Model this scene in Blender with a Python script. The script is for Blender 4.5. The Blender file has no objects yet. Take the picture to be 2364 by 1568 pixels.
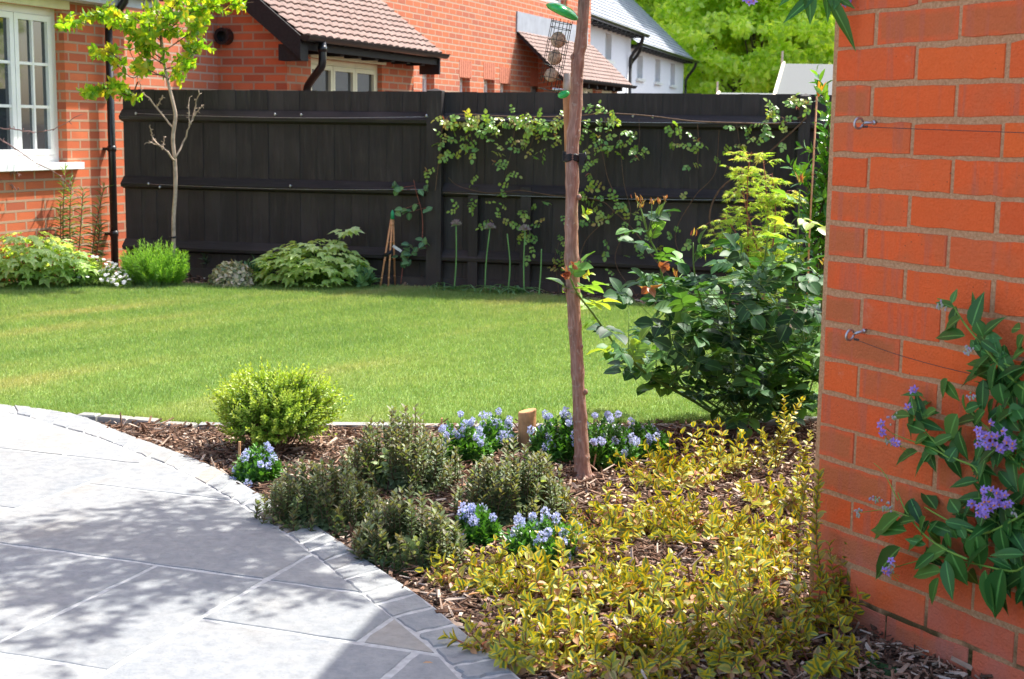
import bpy, math, random
import numpy as np
from mathutils import Vector
rng = np.random.default_rng(7); random.seed(7)
sc = bpy.context.scene; col = sc.collection
R = math.radians
# ---------------- camera ----------------
FP, H, TILT = 3300., 1.3, .014            # focal length in px of a 2364 px wide picture, eye height, roll
PITCH = math.atan(487/FP)
_f = np.array([0, math.cos(PITCH), -math.sin(PITCH)]); _u0 = np.array([0, math.sin(PITCH), math.cos(PITCH)])
_R = math.cos(TILT)*np.array([1., 0, 0])+math.sin(TILT)*_u0; _U = -math.sin(TILT)*np.array([1., 0, 0])+math.cos(TILT)*_u0
CAM = np.array([0, 0, H])
cd = bpy.data.cameras.new('camera'); cam = bpy.data.objects.new('camera', cd); col.objects.link(cam)
cd.sensor_width = 36; cd.lens = FP/2364*36; cd.clip_start = .05; cd.clip_end = 2000
from mathutils import Matrix
cam.matrix_world = Matrix(((_R[0], _U[0], -_f[0], 0), (_R[1], _U[1], -_f[1], 0), (_R[2], _U[2], -_f[2], H), (0, 0, 0, 1)))
cd.dof.use_dof = True; cd.dof.focus_distance = 5.2; cd.dof.aperture_fstop = 9
sc.camera = cam
# ---------------- light ----------------
SUN_AZ, SUN_EL = 48., 57.                 # azimuth clockwise from the view axis (+Y)
w = bpy.data.worlds.new("World"); sc.world = w; w.use_nodes = True
nt = w.node_tree; sky = nt.nodes.new('ShaderNodeTexSky'); sky.sky_type = 'NISHITA'; sky.sun_disc = False
sky.sun_elevation = R(SUN_EL); sky.sun_rotation = R(SUN_AZ); sky.air_density = 1.0; sky.dust_density = 2.5; sky.ozone_density = .8
nt.links.new(sky.outputs[0], nt.nodes['Background'].inputs[0]); nt.nodes['Background'].inputs[1].default_value = .15
sl = bpy.data.lights.new('sun', 'SUN'); sl.energy = 3.7; sl.angle = R(.55); sl.color = (1, .955, .88)
so = bpy.data.objects.new('sun', sl); col.objects.link(so)
sdir = Vector((math.sin(R(SUN_AZ))*math.cos(R(SUN_EL)), math.cos(R(SUN_AZ))*math.cos(R(SUN_EL)), math.sin(R(SUN_EL))))
so.rotation_euler = sdir.to_track_quat('Z', 'Y').to_euler(); so.location = (6, 6, 12)
sc.view_settings.view_transform = 'Standard'; sc.view_settings.look = 'None'; sc.view_settings.gamma = 1
sc.view_settings.exposure = 1.50
sc.render.engine = 'CYCLES'
# ---------------- geometry helpers ----------------
def ray(x, y): return _f+_R*(x-1182)/FP-_U*(y-784)/FP
def g(x, y, z=0.):                        # photograph pixel -> the spot on the ground that it shows
    d = ray(x, y); return CAM+d*((z-H)/d[2])
def at(x, y, Y):                          # photograph pixel -> point at ground distance Y
    d = ray(x, y); return CAM+d*(Y/d[1])
def nrm(v): v = np.asarray(v, float); return v/np.maximum(np.linalg.norm(v, axis=-1, keepdims=True), 1e-9)
def V(*a): return np.array(a, float)
GA = R(20.1)
GU = V(math.sin(GA), math.cos(GA), 0); GV = V(math.cos(GA), -math.sin(GA), 0)   # street grid: receding / to the right
UP = V(0, 0, 1)

class MB:
    """collects geometry, then links it as one mesh object; per point attribute lf = (u, v, random)"""
    def __init__(s): s.v = []; s.lf = []; s.li = []; s.lt = []; s.mi = []; s.sm = []; s.n = 0
    def raw(s, v, faces, lf=None, mat=0, smooth=False):
        v = np.asarray(v, float).reshape(-1, 3); s.v.append(v)
        s.lf.append(np.zeros_like(v) if lf is None else np.broadcast_to(np.asarray(lf, float), v.shape))
        fl = [i for f in faces for i in f]; s.li.append(np.array(fl)+s.n); s.lt.append(np.array([len(f) for f in faces]))
        s.mi.append(np.full(len(faces), mat)); s.sm.append(np.full(len(faces), smooth)); s.n += len(v)
    def inst(s, T, P, A, N, L, W=None, rnd=None, mat=0, smooth=True):
        """instances of leaf template T at P along A, facing N, length L, width W"""
        P = np.asarray(P, float).reshape(-1, 3); n = len(P)
        if n == 0: return
        A = nrm(np.broadcast_to(A, P.shape)); N = np.broadcast_to(N, P.shape)
        X = nrm(np.cross(A, N)+1e-6); N = np.cross(X, A)
        L = np.broadcast_to(np.asarray(L, float), (n,)); W = L if W is None else np.broadcast_to(np.asarray(W, float), (n,))
        rnd = rng.random(n) if rnd is None else np.broadcast_to(rnd, (n,))
        tv, tf, tuv = T; k = len(tv)
        v = P[:, None]+X[:, None]*(tv[None, :, 0:1]*W[:, None, None])+A[:, None]*(tv[None, :, 1:2]*L[:, None, None])+N[:, None]*(tv[None, :, 2:3]*L[:, None, None])
        lf = np.empty((n, k, 3)); lf[:, :, :2] = tuv[None]; lf[:, :, 2] = rnd[:, None]
        s.v.append(v.reshape(-1, 3)); s.lf.append(lf.reshape(-1, 3))
        fl = np.array([i for f in tf for i in f]); lt = np.array([len(f) for f in tf])
        s.li.append((fl[None]+np.arange(n)[:, None]*k+s.n).ravel()); s.lt.append(np.tile(lt, n))
        s.mi.append(np.full(n*len(tf), mat)); s.sm.append(np.full(n*len(tf), smooth)); s.n += n*k
    def tube(s, path, r, sides=6, mat=0, rnd=.5, cap=True):
        p = np.asarray(path, float); m = len(p); r = np.broadcast_to(np.asarray(r, float), (m,))
        t = nrm(np.gradient(p, axis=0)); ref = V(1, 0, 0) if abs(t[0][0]) < .9 else V(0, 1, 0)
        x = nrm(np.cross(t, ref)); y = np.cross(t, x); a = np.linspace(0, 2*math.pi, sides, endpoint=False)
        v = p[:, None]+r[:, None, None]*(np.cos(a)[None, :, None]*x[:, None]+np.sin(a)[None, :, None]*y[:, None])
        d = np.r_[0, np.cumsum(np.linalg.norm(np.diff(p, axis=0), axis=1))]
        lf = np.zeros((m, sides, 3)); lf[:, :, 0] = a[None]; lf[:, :, 1] = d[:, None]; lf[:, :, 2] = rnd
        F = [(i*sides+j, i*sides+(j+1) % sides, (i+1)*sides+(j+1) % sides, (i+1)*sides+j) for i in range(m-1) for j in range(sides)]
        if cap: F += [tuple(range(sides))[::-1], tuple((m-1)*sides+j for j in range(sides))]
        s.raw(v, F, lf.reshape(-1, 3), mat, True)
    def box(s, o, ax, ay, az, mat=0, rnd=.5, lf=True):
        """box from corner o with edge vectors ax, ay, az; lf holds metres along the faces"""
        o = np.asarray(o, float); E = [np.asarray(ax, float), np.asarray(ay, float), np.asarray(az, float)]; l = [np.linalg.norm(e) for e in E]
        if np.dot(np.cross(E[0], E[1]), E[2]) < 0: o = o+E[0]; E[0] = -E[0]
        for a, b, c in ((0, 1, 2), (1, 2, 0), (2, 0, 1)):
            for off, fl in ((0, 1), (1, 0)):
                q = o+E[c]*off; vv = [q, q+E[a], q+E[a]+E[b], q+E[b]]
                uv = [(0, 0), (l[a], 0), (l[a], l[b]), (0, l[b])]
                if a == 2 : uv = [(y_, x_) for x_, y_ in uv]
                lfv = [(x_, y_, rnd) for x_, y_ in uv]
                s.raw(vv, [(0, 3, 2, 1) if fl else (0, 1, 2, 3)], lfv, mat)
    def poly(s, pts, z0, z1, mat=0, rnd=.5, bev=0.):
        """prism with optional bevelled top edge from ground polygon pts"""
        p = np.asarray(pts, float)[:, :2]; n = len(p)
        ar = .5*sum(p[i][0]*p[(i+1) % n][1]-p[(i+1) % n][0]*p[i][1] for i in range(n))
        if ar < 0: p = p[::-1]
        c = p.mean(0); rings = [np.c_[p, np.full(n, z0)]]
        if bev: 
            dd = p-c; ll = np.linalg.norm(dd, axis=1, keepdims=True)
            rings.append(np.c_[p, np.full(n, z1-bev)]); rings.append(np.c_[p-dd/ll*bev*1.3, np.full(n, z1)])
        else: rings.append(np.c_[p, np.full(n, z1)])
        v = np.concatenate(rings); F = []
        for k in range(len(rings)-1):
            F += [(k*n+i, k*n+(i+1) % n, (k+1)*n+(i+1) % n, (k+1)*n+i) for i in range(n)]
        F.append(tuple((len(rings)-1)*n+i for i in range(n)))
        lf = np.c_[v[:, 0], v[:, 1], np.full(len(v), rnd)]; s.raw(v, F, lf, mat)
    def ball(s, c, r, seg=10, mat=0, rnd=.5, axes=None, rough=0.):
        r = np.broadcast_to(np.asarray(r, float), (3,)); ax = np.eye(3) if axes is None else np.asarray(axes)
        v = []; F = []; rows = seg//2+1
        for i in range(rows):
            ph = math.pi*i/(rows-1)
            for j in range(seg):
                th = 2*math.pi*j/seg; k = 1+rough*(rng.random()-.5)
                v.append(np.asarray(c)+k*(ax[0]*r[0]*math.sin(ph)*math.cos(th)+ax[1]*r[1]*math.sin(ph)*math.sin(th)+ax[2]*r[2]*math.cos(ph)))
        F = [(i*seg+j, (i+1)*seg+j, (i+1)*seg+(j+1) % seg, i*seg+(j+1) % seg) for i in range(rows-1) for j in range(seg)]
        s.raw(v, F, (0, 0, rnd), mat, True)
    def build(s, name, mats, parent=None, origin=None):
        me = bpy.data.meshes.new(name); v = np.concatenate(s.v); li = np.concatenate(s.li).astype(np.int32); lt = np.concatenate(s.lt).astype(np.int32)
        o = bpy.data.objects.new(name, me)
        org = np.zeros(3) if origin is None else np.asarray(origin, float)
        q_ = parent; org = np.zeros(3) if parent is not None else org
        while q_ is not None: org = org+np.array(q_.location); q_ = q_.parent
        v = v-org
        me.vertices.add(len(v)); me.vertices.foreach_set('co', v.astype(np.float32).ravel())
        me.loops.add(len(li)); me.loops.foreach_set('vertex_index', li)
        me.polygons.add(len(lt)); st = np.r_[0, np.cumsum(lt)[:-1]].astype(np.int32)
        me.polygons.foreach_set('loop_start', st); me.polygons.foreach_set('loop_total', lt)
        me.polygons.foreach_set('material_index', np.concatenate(s.mi).astype(np.int32)); me.polygons.foreach_set('use_smooth', np.concatenate(s.sm))
        a = me.attributes.new('lf', 'FLOAT_VECTOR', 'POINT'); a.data.foreach_set('vector', np.concatenate(s.lf).astype(np.float32).ravel())
        for m in (mats if isinstance(mats, (list, tuple)) else [mats]): me.materials.append(m)
        me.update(calc_edges=True); me.validate()
        col.objects.link(o)
        if parent is not None: o.parent = parent
        else: o.location = org
        return o
def tag(o, label, cat, group=None, kind=None):
    o['label'] = label; o['category'] = cat
    if group: o['group'] = group
    if kind: o['kind'] = kind
    return o
def thing(name, p, label, cat, group=None):
    o = bpy.data.objects.new(name, None); col.objects.link(o); o.location = tuple(float(a) for a in p); o.empty_display_size = .1
    return tag(o, label, cat, group)
def struct(mb, name, mats): o = mb.build(name, mats); o['kind'] = 'structure'; return o
# leaf templates: (points, faces, uv); x sideways (-.5..), y along 0..1, z towards the upper face
def leafT(prof, fold=.12, curl=-.12, ruf=0.):
    ts = [p[0] for p in prof]; ws = [p[1] for p in prof]; v = []; uv = []; F = []
    v.append((0, 0, 0)); uv.append((0, 0))
    for i, (t, ww) in enumerate(zip(ts, ws)):
        z = curl*t*t
        rr = ruf*(1 if i % 2 else -1)
        v += [(-ww, t, z+fold*ww*1.5+rr), (0, t, z), (ww, t, z+fold*ww*1.5-rr)]; uv += [(-1, t), (0, t), (1, t)]
    v.append((0, 1, curl)); uv.append((0, 1)); n = len(ts)
    F += [(0, 2, 1), (0, 3, 2)]
    for i in range(n-1):
        a = 1+3*i; b = a+3; F += [(a, a+1, b+1, b), (a+1, a+2, b+2, b+1)]
    a = 1+3*(n-1); e = len(v)-1; F += [(a, a+1, e), (a+1, a+2, e)]
    return np.array(v, float), F, np.array(uv, float)
OV = leafT([(.18, .3), (.42, .42), (.7, .32)])
OVW = leafT([(.12, .36), (.32, .5), (.56, .5), (.8, .31)], .16, -.16)
OVR = leafT([(.1, .28), (.25, .42), (.45, .5), (.65, .44), (.84, .26)], .14, -.22, .012)
LAN = leafT([(.2, .32), (.5, .42), (.78, .25)], .1, -.3)
DIA = (np.array([(0, 0, 0), (.42, .5, .08), (0, 1, -.05), (-.42, .5, .08)], float), [(0, 1, 2), (0, 2, 3)], np.array([(0, 0), (1, .5), (0, 1), (-1, .5)], float))
def starT(lobes, inner, fold=.08):            # palmate leaf, attached at y = 0
    v = [(0, .28, 0)]; uv = [(0, .3)]; n = len(lobes)
    pts = [(0, 0, 0)]
    for i, (a, r) in enumerate(lobes):
        a0 = R(a); pts.append((math.sin(a0)*r*.95, .28+math.cos(a0)*r, -fold*(r*1.3)))
        if i < n-1:
            am = R((a+lobes[i+1][0])/2); pts.append((math.sin(am)*inner, .28+math.cos(am)*inner, fold*.6))
    v += pts; uv += [(1 if (k % 2) else .4, .6) for k in range(len(pts))]
    F = [(0, k, k+1) if False else (0, k+1, k) for k in range(1, len(pts))]+[(0, 1, len(pts))]
    return np.array(v, float), F, np.array(uv, float)
LOB = starT([(-125, .36), (-62, .56), (0, .74), (62, .56), (125, .36)], .33)
ACE = starT([(-128, .3), (-85, .5), (-42, .68), (0, .78), (42, .68), (85, .5), (128, .3)], .13)
def rdir(n, up=.0):
    d = rng.normal(size=(n, 3)); d[:, 2] += up; return nrm(d)
def curve(pts, n=12):                       # smooth polyline through pts
    p = np.asarray(pts, float); m = len(p)
    if m == 2: return p[0]+(p[1]-p[0])*np.linspace(0, 1, n)[:, None]
    q = np.vstack([2*p[0]-p[1], p, 2*p[-1]-p[-2]]); out = []
    for tt in np.linspace(0, m-1-1e-6, n):
        i = int(tt); t = tt-i; a, b, c, d = q[i:i+4]
        out.append(.5*((2*b)+(-a+c)*t+(2*a-5*b+4*c-d)*t*t+(-a+3*b-3*c+d)*t**3))
    return np.array(out)
def along(path, t):
    p = np.asarray(path); d = np.r_[0, np.cumsum(np.linalg.norm(np.diff(p, axis=0), axis=1))]; d = d/d[-1]
    P = np.stack([np.interp(t, d, p[:, k]) for k in range(3)], -1)
    Q = np.stack([np.interp(np.clip(t+.03, 0, 1), d, p[:, k]) for k in range(3)], -1); Q0 = np.stack([np.interp(np.clip(t-.03, 0, 1), d, p[:, k]) for k in range(3)], -1)
    return P, nrm(Q-Q0)
def leaves_on(lb, T, path, n, L, W, arr='opp', ang=50, t0=.1, t1=1., taper=.4, mat=0, rnd=None, jit=.25, flat=0.):
    """leaves up a stem: opposite pairs or a spiral"""
    if arr == 'opp':
        k = max(n//2, 1); t = np.repeat(np.linspace(t0, t1, k), 2); phi = np.repeat(np.arange(k)*math.pi/2+rng.random()*6, 2)+np.tile([0, math.pi], k)
    else:
        t = np.linspace(t0, t1, n); phi = np.arange(n)*2.4+rng.random()*6
    P, Tn = along(path, t); ref = np.where(np.abs(Tn[:, 2:3]) > .85, V(1, 0, 0), V(0, 0, 1))
    x = nrm(np.cross(Tn, ref)); y = np.cross(Tn, x); phi = phi+rng.normal(size=len(t))*jit
    S = np.cos(phi)[:, None]*x+np.sin(phi)[:, None]*y
    if flat: S = nrm(S*V(1, 1, 1-flat))
    a = R(ang)*(1-.45*t**3)+rng.normal(size=len(t))*jit*.5; a = a[:, None]
    A = np.cos(a)*Tn+np.sin(a)*S; N = np.sin(a)*Tn-np.cos(a)*S
    sz = (1-taper*np.abs(t-.35)/.65*(t > .35))*(1+rng.normal(size=len(t))*.13)
    lb.inst(T, P, A, N, L*sz, W*sz, rnd, mat)
def shoot(lb, sb, p0, d, length, n, L, W, T=OV, r=.002, bend=.15, **k):
    t = np.linspace(0, 1, 6)[:, None]; side = rdir(1)[0]*.06
    path = p0+nrm(d)*length*t+(UP*bend+side)*length*t*t
    if sb is not None: sb.tube(path, np.linspace(r, r*.45, 6), 4, cap=False, mat=k.pop('smat', 0))
    else: k.pop('smat', None)
    leaves_on(lb, T, path, n, L, W, **k); return path
# ---------------- materials ----------------
def newmat(name):
    m = bpy.data.materials.new(name); m.use_nodes = True; return m, m.node_tree, m.node_tree.nodes['Principled BSDF']
def nd(nt, t, **k):
    n = nt.nodes.new(t)
    for a, b in k.items():
        if a == 'ins':
            for i, v_ in b.items():
                if isinstance(v_, bpy.types.NodeSocket): nt.links.new(v_, n.inputs[i])
                else: n.inputs[i].default_value = v_
        else: setattr(n, a, b)
    return n
def ramp(nt, fac, stops):
    r = nt.nodes.new('ShaderNodeValToRGB'); nt.links.new(fac, r.inputs[0]); e = r.color_ramp.elements
    while len(e) < len(stops): e.new(.5)
    for k, (p, c) in enumerate(stops): e[k].position = p; e[k].color = tuple(c)+(1,) if len(c) == 3 else c
    return r.outputs[0]
def lfa(nt): 
    a = nd(nt, 'ShaderNodeAttribute', attribute_name='lf'); s = nd(nt, 'ShaderNodeSeparateXYZ', ins={0: a.outputs['Vector']}); return a.outputs['Vector'], s.outputs
def noise(nt, scale, detail=3, vec=None, rough=.5):
    i = {'Scale': scale, 'Detail': detail, 'Roughness': rough}
    if vec is None: vec = nd(nt, 'ShaderNodeTexCoord').outputs['Object']
    i['Vector'] = vec
    return nd(nt, 'ShaderNodeTexNoise', ins=i).outputs[0]
def mixc(nt, fac, a, b, mode='MIX'):
    m = nd(nt, 'ShaderNodeMix', data_type='RGBA', blend_type=mode)
    for i, v_ in ((0, fac), (6, a), (7, b)):
        if isinstance(v_, bpy.types.NodeSocket): nt.links.new(v_, m.inputs[i])
        else: m.inputs[i].default_value = v_ if i == 0 else (tuple(v_)+(1,) if len(v_) == 3 else v_)
    return m.outputs[2]
def bump(nt, h, dist, s=1.):
    return nd(nt, 'ShaderNodeBump', ins={'Strength': s, 'Distance': dist, 'Height': h}).outputs[0]
def plain(name, c, rough=.6, nscale=20, var=.15, bmp=0., spec=.3, metal=0.):
    m, nt, b = newmat(name); n = noise(nt, nscale, 4)
    c2 = tuple(max(0, x*(1-var)) for x in c); c3 = tuple(min(1, x*(1+var)) for x in c)
    nt.links.new(ramp(nt, n, [(.3, c2), (.7, c3)]), b.inputs['Base Color']); b.inputs['Roughness'].default_value = rough
    b.inputs['Specular IOR Level'].default_value = spec; b.inputs['Metallic'].default_value = metal
    if bmp: nt.links.new(bump(nt, n, bmp), b.inputs['Normal'])
    return m
def leafmat(name, cols, trans=.35, rough=.45, vein=0., spec=.4, tcol=None):
    """leaf: colour by the leaf's own random value, paler midrib, light passing through"""
    m, nt, b = newmat(name); vec, s = lfa(nt); k = len(cols)
    c = ramp(nt, s[2], [(i/(k-1) if k > 1 else 0, cc) for i, cc in enumerate(cols)])
    if vein:
        ab = nd(nt, 'ShaderNodeMath', operation='ABSOLUTE', ins={0: s[0]}).outputs[0]
        f = nd(nt, 'ShaderNodeMapRange', ins={0: ab, 1: .0, 2: .14, 3: vein, 4: 0.}).outputs[0]
        c = mixc(nt, f, c, tuple(min(1, x*2.2+.03) for x in cols[k//2]))
    nt.links.new(c, b.inputs['Base Color']); b.inputs['Roughness'].default_value = rough; b.inputs['Specular IOR Level'].default_value = spec
    tr = nd(nt, 'ShaderNodeBsdfTranslucent'); tc = mixc(nt, 1., c, tcol or (1.5, 1.45, .45), 'MULTIPLY'); nt.links.new(tc, tr.inputs[0])
    ms = nd(nt, 'ShaderNodeMixShader', ins={0: trans, 1: b.outputs[0], 2: tr.outputs[0]})
    nt.links.new(ms.outputs[0], nt.nodes['Material Output'].inputs[0]); return m
def brickmat(name, ca, cb, cc, mortar, gw, gh, ms=.011, bd=.006, blot=.5):
    m, nt, b = newmat(name); vec, s = lfa(nt)
    br = nd(nt, 'ShaderNodeTexBrick', offset=.5, ins={'Vector': vec, 'Scale': 1., 'Brick Width': gw, 'Row Height': gh, 'Mortar Size': ms, 'Mortar Smooth': .15, 'Bias': -.1,
            'Color1': (0, 0, 0, 1), 'Color2': (1, 1, 1, 1), 'Mortar': (.5, .5, .5, 1)})
    c = ramp(nt, br.outputs['Color'], [(0, cb), (.35, ca), (.75, ca), (1, cc)])
    n = noise(nt, 5., 4, vec); c = mixc(nt, nd(nt, 'ShaderNodeMapRange', ins={0: n, 1: .45, 2: .75, 3: 0., 4: blot}).outputs[0], c, cb)
    n2 = noise(nt, 90., 3, vec); c = mixc(nt, .25, c, mixc(nt, n2, tuple(x*.6 for x in ca), tuple(min(1, x*1.5) for x in ca)))
    c = mixc(nt, br.outputs['Fac'], c, mixc(nt, n2, tuple(x*.75 for x in mortar), tuple(min(1, x*1.2) for x in mortar)))
    nt.links.new(c, b.inputs['Base Color']); b.inputs['Roughness'].default_value = .9; b.inputs['Specular IOR Level'].default_value = .15
    h = nd(nt, 'ShaderNodeMath', operation='MULTIPLY_ADD', ins={0: br.outputs['Fac'], 1: -1., 2: 1.}).outputs[0]
    h = nd(nt, 'ShaderNodeMath', operation='MULTIPLY_ADD', ins={0: n2, 1: .15, 2: h}).outputs[0]
    nt.links.new(bump(nt, h, bd), b.inputs['Normal']); return m
def glassmat(name, c=(.02, .025, .03), rough=.04):
    m, nt, b = newmat(name); n = noise(nt, 1.5, 2); nt.links.new(ramp(nt, n, [(.3, c), (.7, tuple(x*2 for x in c))]), b.inputs['Base Color'])
    b.inputs['Roughness'].default_value = rough; b.inputs['Specular IOR Level'].default_value = .9; b.inputs['IOR'].default_value = 1.6; return m

GW, GH = .246, .082
M_brick = brickmat('house_brick', (.56, .14, .058), (.32, .085, .05), (.62, .20, .10), (.42, .26, .17), GW, GH)
M_brick2 = brickmat('far_brick', (.58, .17, .08), (.40, .13, .085), (.60, .23, .14), (.52, .36, .26), GW, GH, .010, .004, .35)
M_black = plain('black_gloss_plastic', (.012, .012, .013), .28, 30, .2, 0, .5)
M_bboard = plain('black_stained_board', (.014, .013, .014), .7, 40, .3, .002)
M_white = plain('white_upvc', (.82, .82, .80), .3, 8, .03, 0, .5)
M_cream = plain('cream_paint', (.72, .66, .44), .5, 8, .06)
M_render = plain('white_render', (.80, .80, .80), .9, 14, .04, .003)
M_glass = glassmat('window_glass')
M_lead = plain('lead_flashing', (.33, .35, .39), .55, 6, .12, .002)
M_soffit = plain('grey_soffit', (.50, .52, .54), .6, 8, .05)
M_wood = plain('stake_wood', (.40, .20, .09), .75, 35, .25, .002)
M_cane = plain('bamboo_cane', (.62, .30, .14), .5, 60, .2)
M_metal = plain('zinc_metal', (.5, .5, .52), .35, 40, .15, 0, .5, .9)
M_gold = plain('green_lid_plastic', (.02, .42, .09), .18, 8, .1, 0, .6)

# =============== SETTING: ground, lawn, patio, kerb ===============
m, nt, b = newmat('garden_soil'); n = noise(nt, 9., 6); n2 = noise(nt, 70., 4)
nt.links.new(mixc(nt, .5, ramp(nt, n, [(.3, (.028, .016, .010)), (.7, (.085, .048, .028))]), ramp(nt, n2, [(.35, (.02, .012, .008)), (.7, (.13, .075, .045))])), b.inputs['Base Color'])
b.inputs['Roughness'].default_value = .95; nt.links.new(bump(nt, n2, .02), b.inputs['Normal']); M_soil = m
mb = MB(); S_ = 900.
mb.raw([(-S_, -60, 0), (S_, -60, 0), (S_, S_, 0), (-S_, S_, 0)], [(0, 1, 2, 3)]); struct(mb, 'ground', M_soil)
LAWN_FAR = [(-900, 676), (-300, 668), (0, 663), (200, 661), (400, 660), (850, 664), (1000, 668), (1200, 680), (1300, 690), (1450, 703), (1600, 722), (1760, 752), (1900, 800), (2000, 870), (2020, 930)]
LAWN_NEAR = [(1940, 965), (1760, 978), (1640, 984), (1500, 985), (1250, 985), (1000, 985), (760, 985), (560, 984), (480, 981), (400, 976), (330, 971), (260, 966), (190, 962), (100, 955), (0, 945), (-200, 925), (-500, 900), (-900, 880)]
lawn = np.array([g(*p)[:2] for p in LAWN_FAR+LAWN_NEAR])
def inpoly(P, poly):
    x, y = P[:, 0], P[:, 1]; r = np.zeros(len(P), bool); n = len(poly)
    for i in range(n):
        x0, y0 = poly[i]; x1, y1 = poly[(i+1) % n]
        if y0 == y1: continue
        r ^= ((y0 > y) != (y1 > y)) & (x < (x1-x0)*(y-y0)/(y1-y0)+x0)
    return r
def grass_color(nt):
    geo = nd(nt, 'ShaderNodeNewGeometry').outputs['Position']
    m0 = nd(nt, 'ShaderNodeMapping', ins={'Vector': geo, 'Rotation': (0, 0, R(38))}); mp = nd(nt, 'ShaderNodeMapping', ins={'Vector': m0.outputs[0], 'Scale': (1.5, .38, 1)})
    n1 = noise(nt, 1.1, 3, mp.outputs[0]); n2 = noise(nt, 9., 4, geo)
    wv = nd(nt, 'ShaderNodeTexWave', wave_type='BANDS', bands_direction='X', ins={'Vector': mp.outputs[0], 'Scale': .42, 'Distortion': 3.5, 'Detail': 2.}).outputs[1]
    f = nd(nt, 'ShaderNodeMath', operation='MULTIPLY_ADD', ins={0: wv, 1: .07, 2: n1}).outputs[0]
    return f, n2, geo
m, nt, b = newmat('lawn_turf'); f, n2, geo = grass_color(nt)
c = ramp(nt, f, [(.34, (.10, .19, .03)), (.55, (.15, .24, .045)), (.76, (.26, .27, .08))])
nt.links.new(c, b.inputs['Base Color']); b.inputs['Roughness'].default_value = .9; nt.links.new(bump(nt, n2, .02), b.inputs['Normal']); M_turf = m
mb = MB(); n = len(lawn); mb.raw(np.c_[lawn, np.full(n, .012)], [tuple(range(n))[::-1]]); struct(mb, 'lawn', M_turf)
m, nt, b = newmat('grass_blade'); f, n2, geo = grass_color(nt); vec, s = lfa(nt)
c = ramp(nt, f, [(.34, (.165, .31, .07)), (.52, (.215, .36, .09)), (.66, (.28, .39, .115)), (.8, (.42, .43, .17))])
c = mixc(nt, nd(nt, 'ShaderNodeMath', operation='MULTIPLY', ins={0: s[2], 1: .55}).outputs[0], c, (.48, .50, .27))
c = mixc(nt, nd(nt, 'ShaderNodeMapRange', ins={0: n2, 1: .35, 2: .65, 3: .35, 4: 0.}).outputs[0], c, (.13, .22, .045))
nt.links.new(c, b.inputs['Base Color']); b.inputs['Roughness'].default_value = .5; b.inputs['Specular IOR Level'].default_value = .3
tr = nd(nt, 'ShaderNodeBsdfTranslucent'); nt.links.new(mixc(nt, 1., c, (1.25, 1.15, .7), 'MULTIPLY'), tr.inputs[0])
nt.links.new(nd(nt, 'ShaderNodeMixShader', ins={0: .4, 1: b.outputs[0], 2: tr.outputs[0]}).outputs[0], nt.nodes['Material Output'].inputs[0]); M_grass = m
N_ = 900000
P = np.c_[rng.uniform(-5.2, 3., N_), 5.9+5.9*rng.random(N_)**1.25]
P = P[inpoly(P, lawn) & (np.abs(P[:, 0]) < P[:, 1]*.40+.25)]; k = len(P)
P3 = np.c_[P, np.full(k, .005)]; A = nrm(np.c_[rng.normal(size=(k, 2))*.42+[.02, .03], np.ones(k)]); far = P[:, 1]/6
BL = (np.array([(-.5, 0, 0), (.5, 0, 0), (0, 1, 0)], float), [(0, 1, 2)], np.array([(-1, 0), (1, 0), (0, 1)], float))
mb = MB(); mb.inst(BL, P3, A, rdir(k), (.014+.018*rng.random(k))*far**.4, .0042*far, rng.random(k)**2, smooth=False)
# longer fringe hanging over the edging
ed = np.array([g(*p) for p in LAWN_NEAR]); ep = curve(ed, 400); n_ = 9000; i_ = rng.integers(0, 400, n_)
Pe = ep[i_]+np.c_[rng.normal(size=(n_, 2))*.022, np.zeros(n_)]; Pe[:, 1] += .01
mb.inst(BL, Pe, nrm(np.c_[rng.normal(size=(n_, 1))*.6, rng.normal(size=n_)*.4-.55, np.full(n_, .8)]), rdir(n_), .03+.025*rng.random(n_), .005, rng.random(n_)*.6, smooth=False)
o = mb.build('lawn_grass', M_grass); tag(o, 'short mown green grass with yellowish stripes covering the curved lawn', 'grass', kind='stuff')

# patio
KIN = [(-400, 905), (15, 967), (92, 989), (212, 1022), (311, 1061), (421, 1108), (560, 1186), (668, 1257), (761, 1334), (867, 1423), (962, 1490), (1043, 1568), (1190, 1740), (1300, 1950)]
KOUT = [(-400, 880), (0, 946), (100, 957), (190, 976), (270, 1008), (347, 1037), (485, 1090), (604, 1161), (699, 1212), (839, 1308), (979, 1406), (1080, 1491), (1174, 1568), (1330, 1720), (1480, 1950)]
kin = curve([g(*p) for p in KIN], 60); kout = curve([g(*p) for p in KOUT], 60)
m, nt, b = newmat('sandstone_slab'); vec, s = lfa(nt); n = noise(nt, 2.2, 5, vec, .6); n2 = noise(nt, 26., 6, vec, .65)
sv = nd(nt, 'ShaderNodeMapping', ins={'Vector': vec, 'Rotation': (0, 0, R(20)), 'Scale': (2.2, .5, 1)}); n3 = noise(nt, 4., 4, sv.outputs[0], .6)
c = ramp(nt, s[2], [(0, (.17, .19, .207)), (.4, (.255, .27, .27)), (.7, (.205, .223, .238)), (.86, (.265, .26, .235)), (.95, (.31, .255, .19)), (1, (.30, .20, .125))])
c = mixc(nt, nd(nt, 'ShaderNodeMapRange', ins={0: n, 1: .4, 2: .75, 3: 0., 4: .5}).outputs[0], c, (.28, .27, .24))
c = mixc(nt, nd(nt, 'ShaderNodeMapRange', ins={0: n3, 1: .45, 2: .8, 3: 0., 4: .5}).outputs[0], c, (.175, .20, .222))
c = mixc(nt, .34, c, ramp(nt, n2, [(.3, (.13, .14, .155)), (.7, (.38, .38, .37))]))
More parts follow.
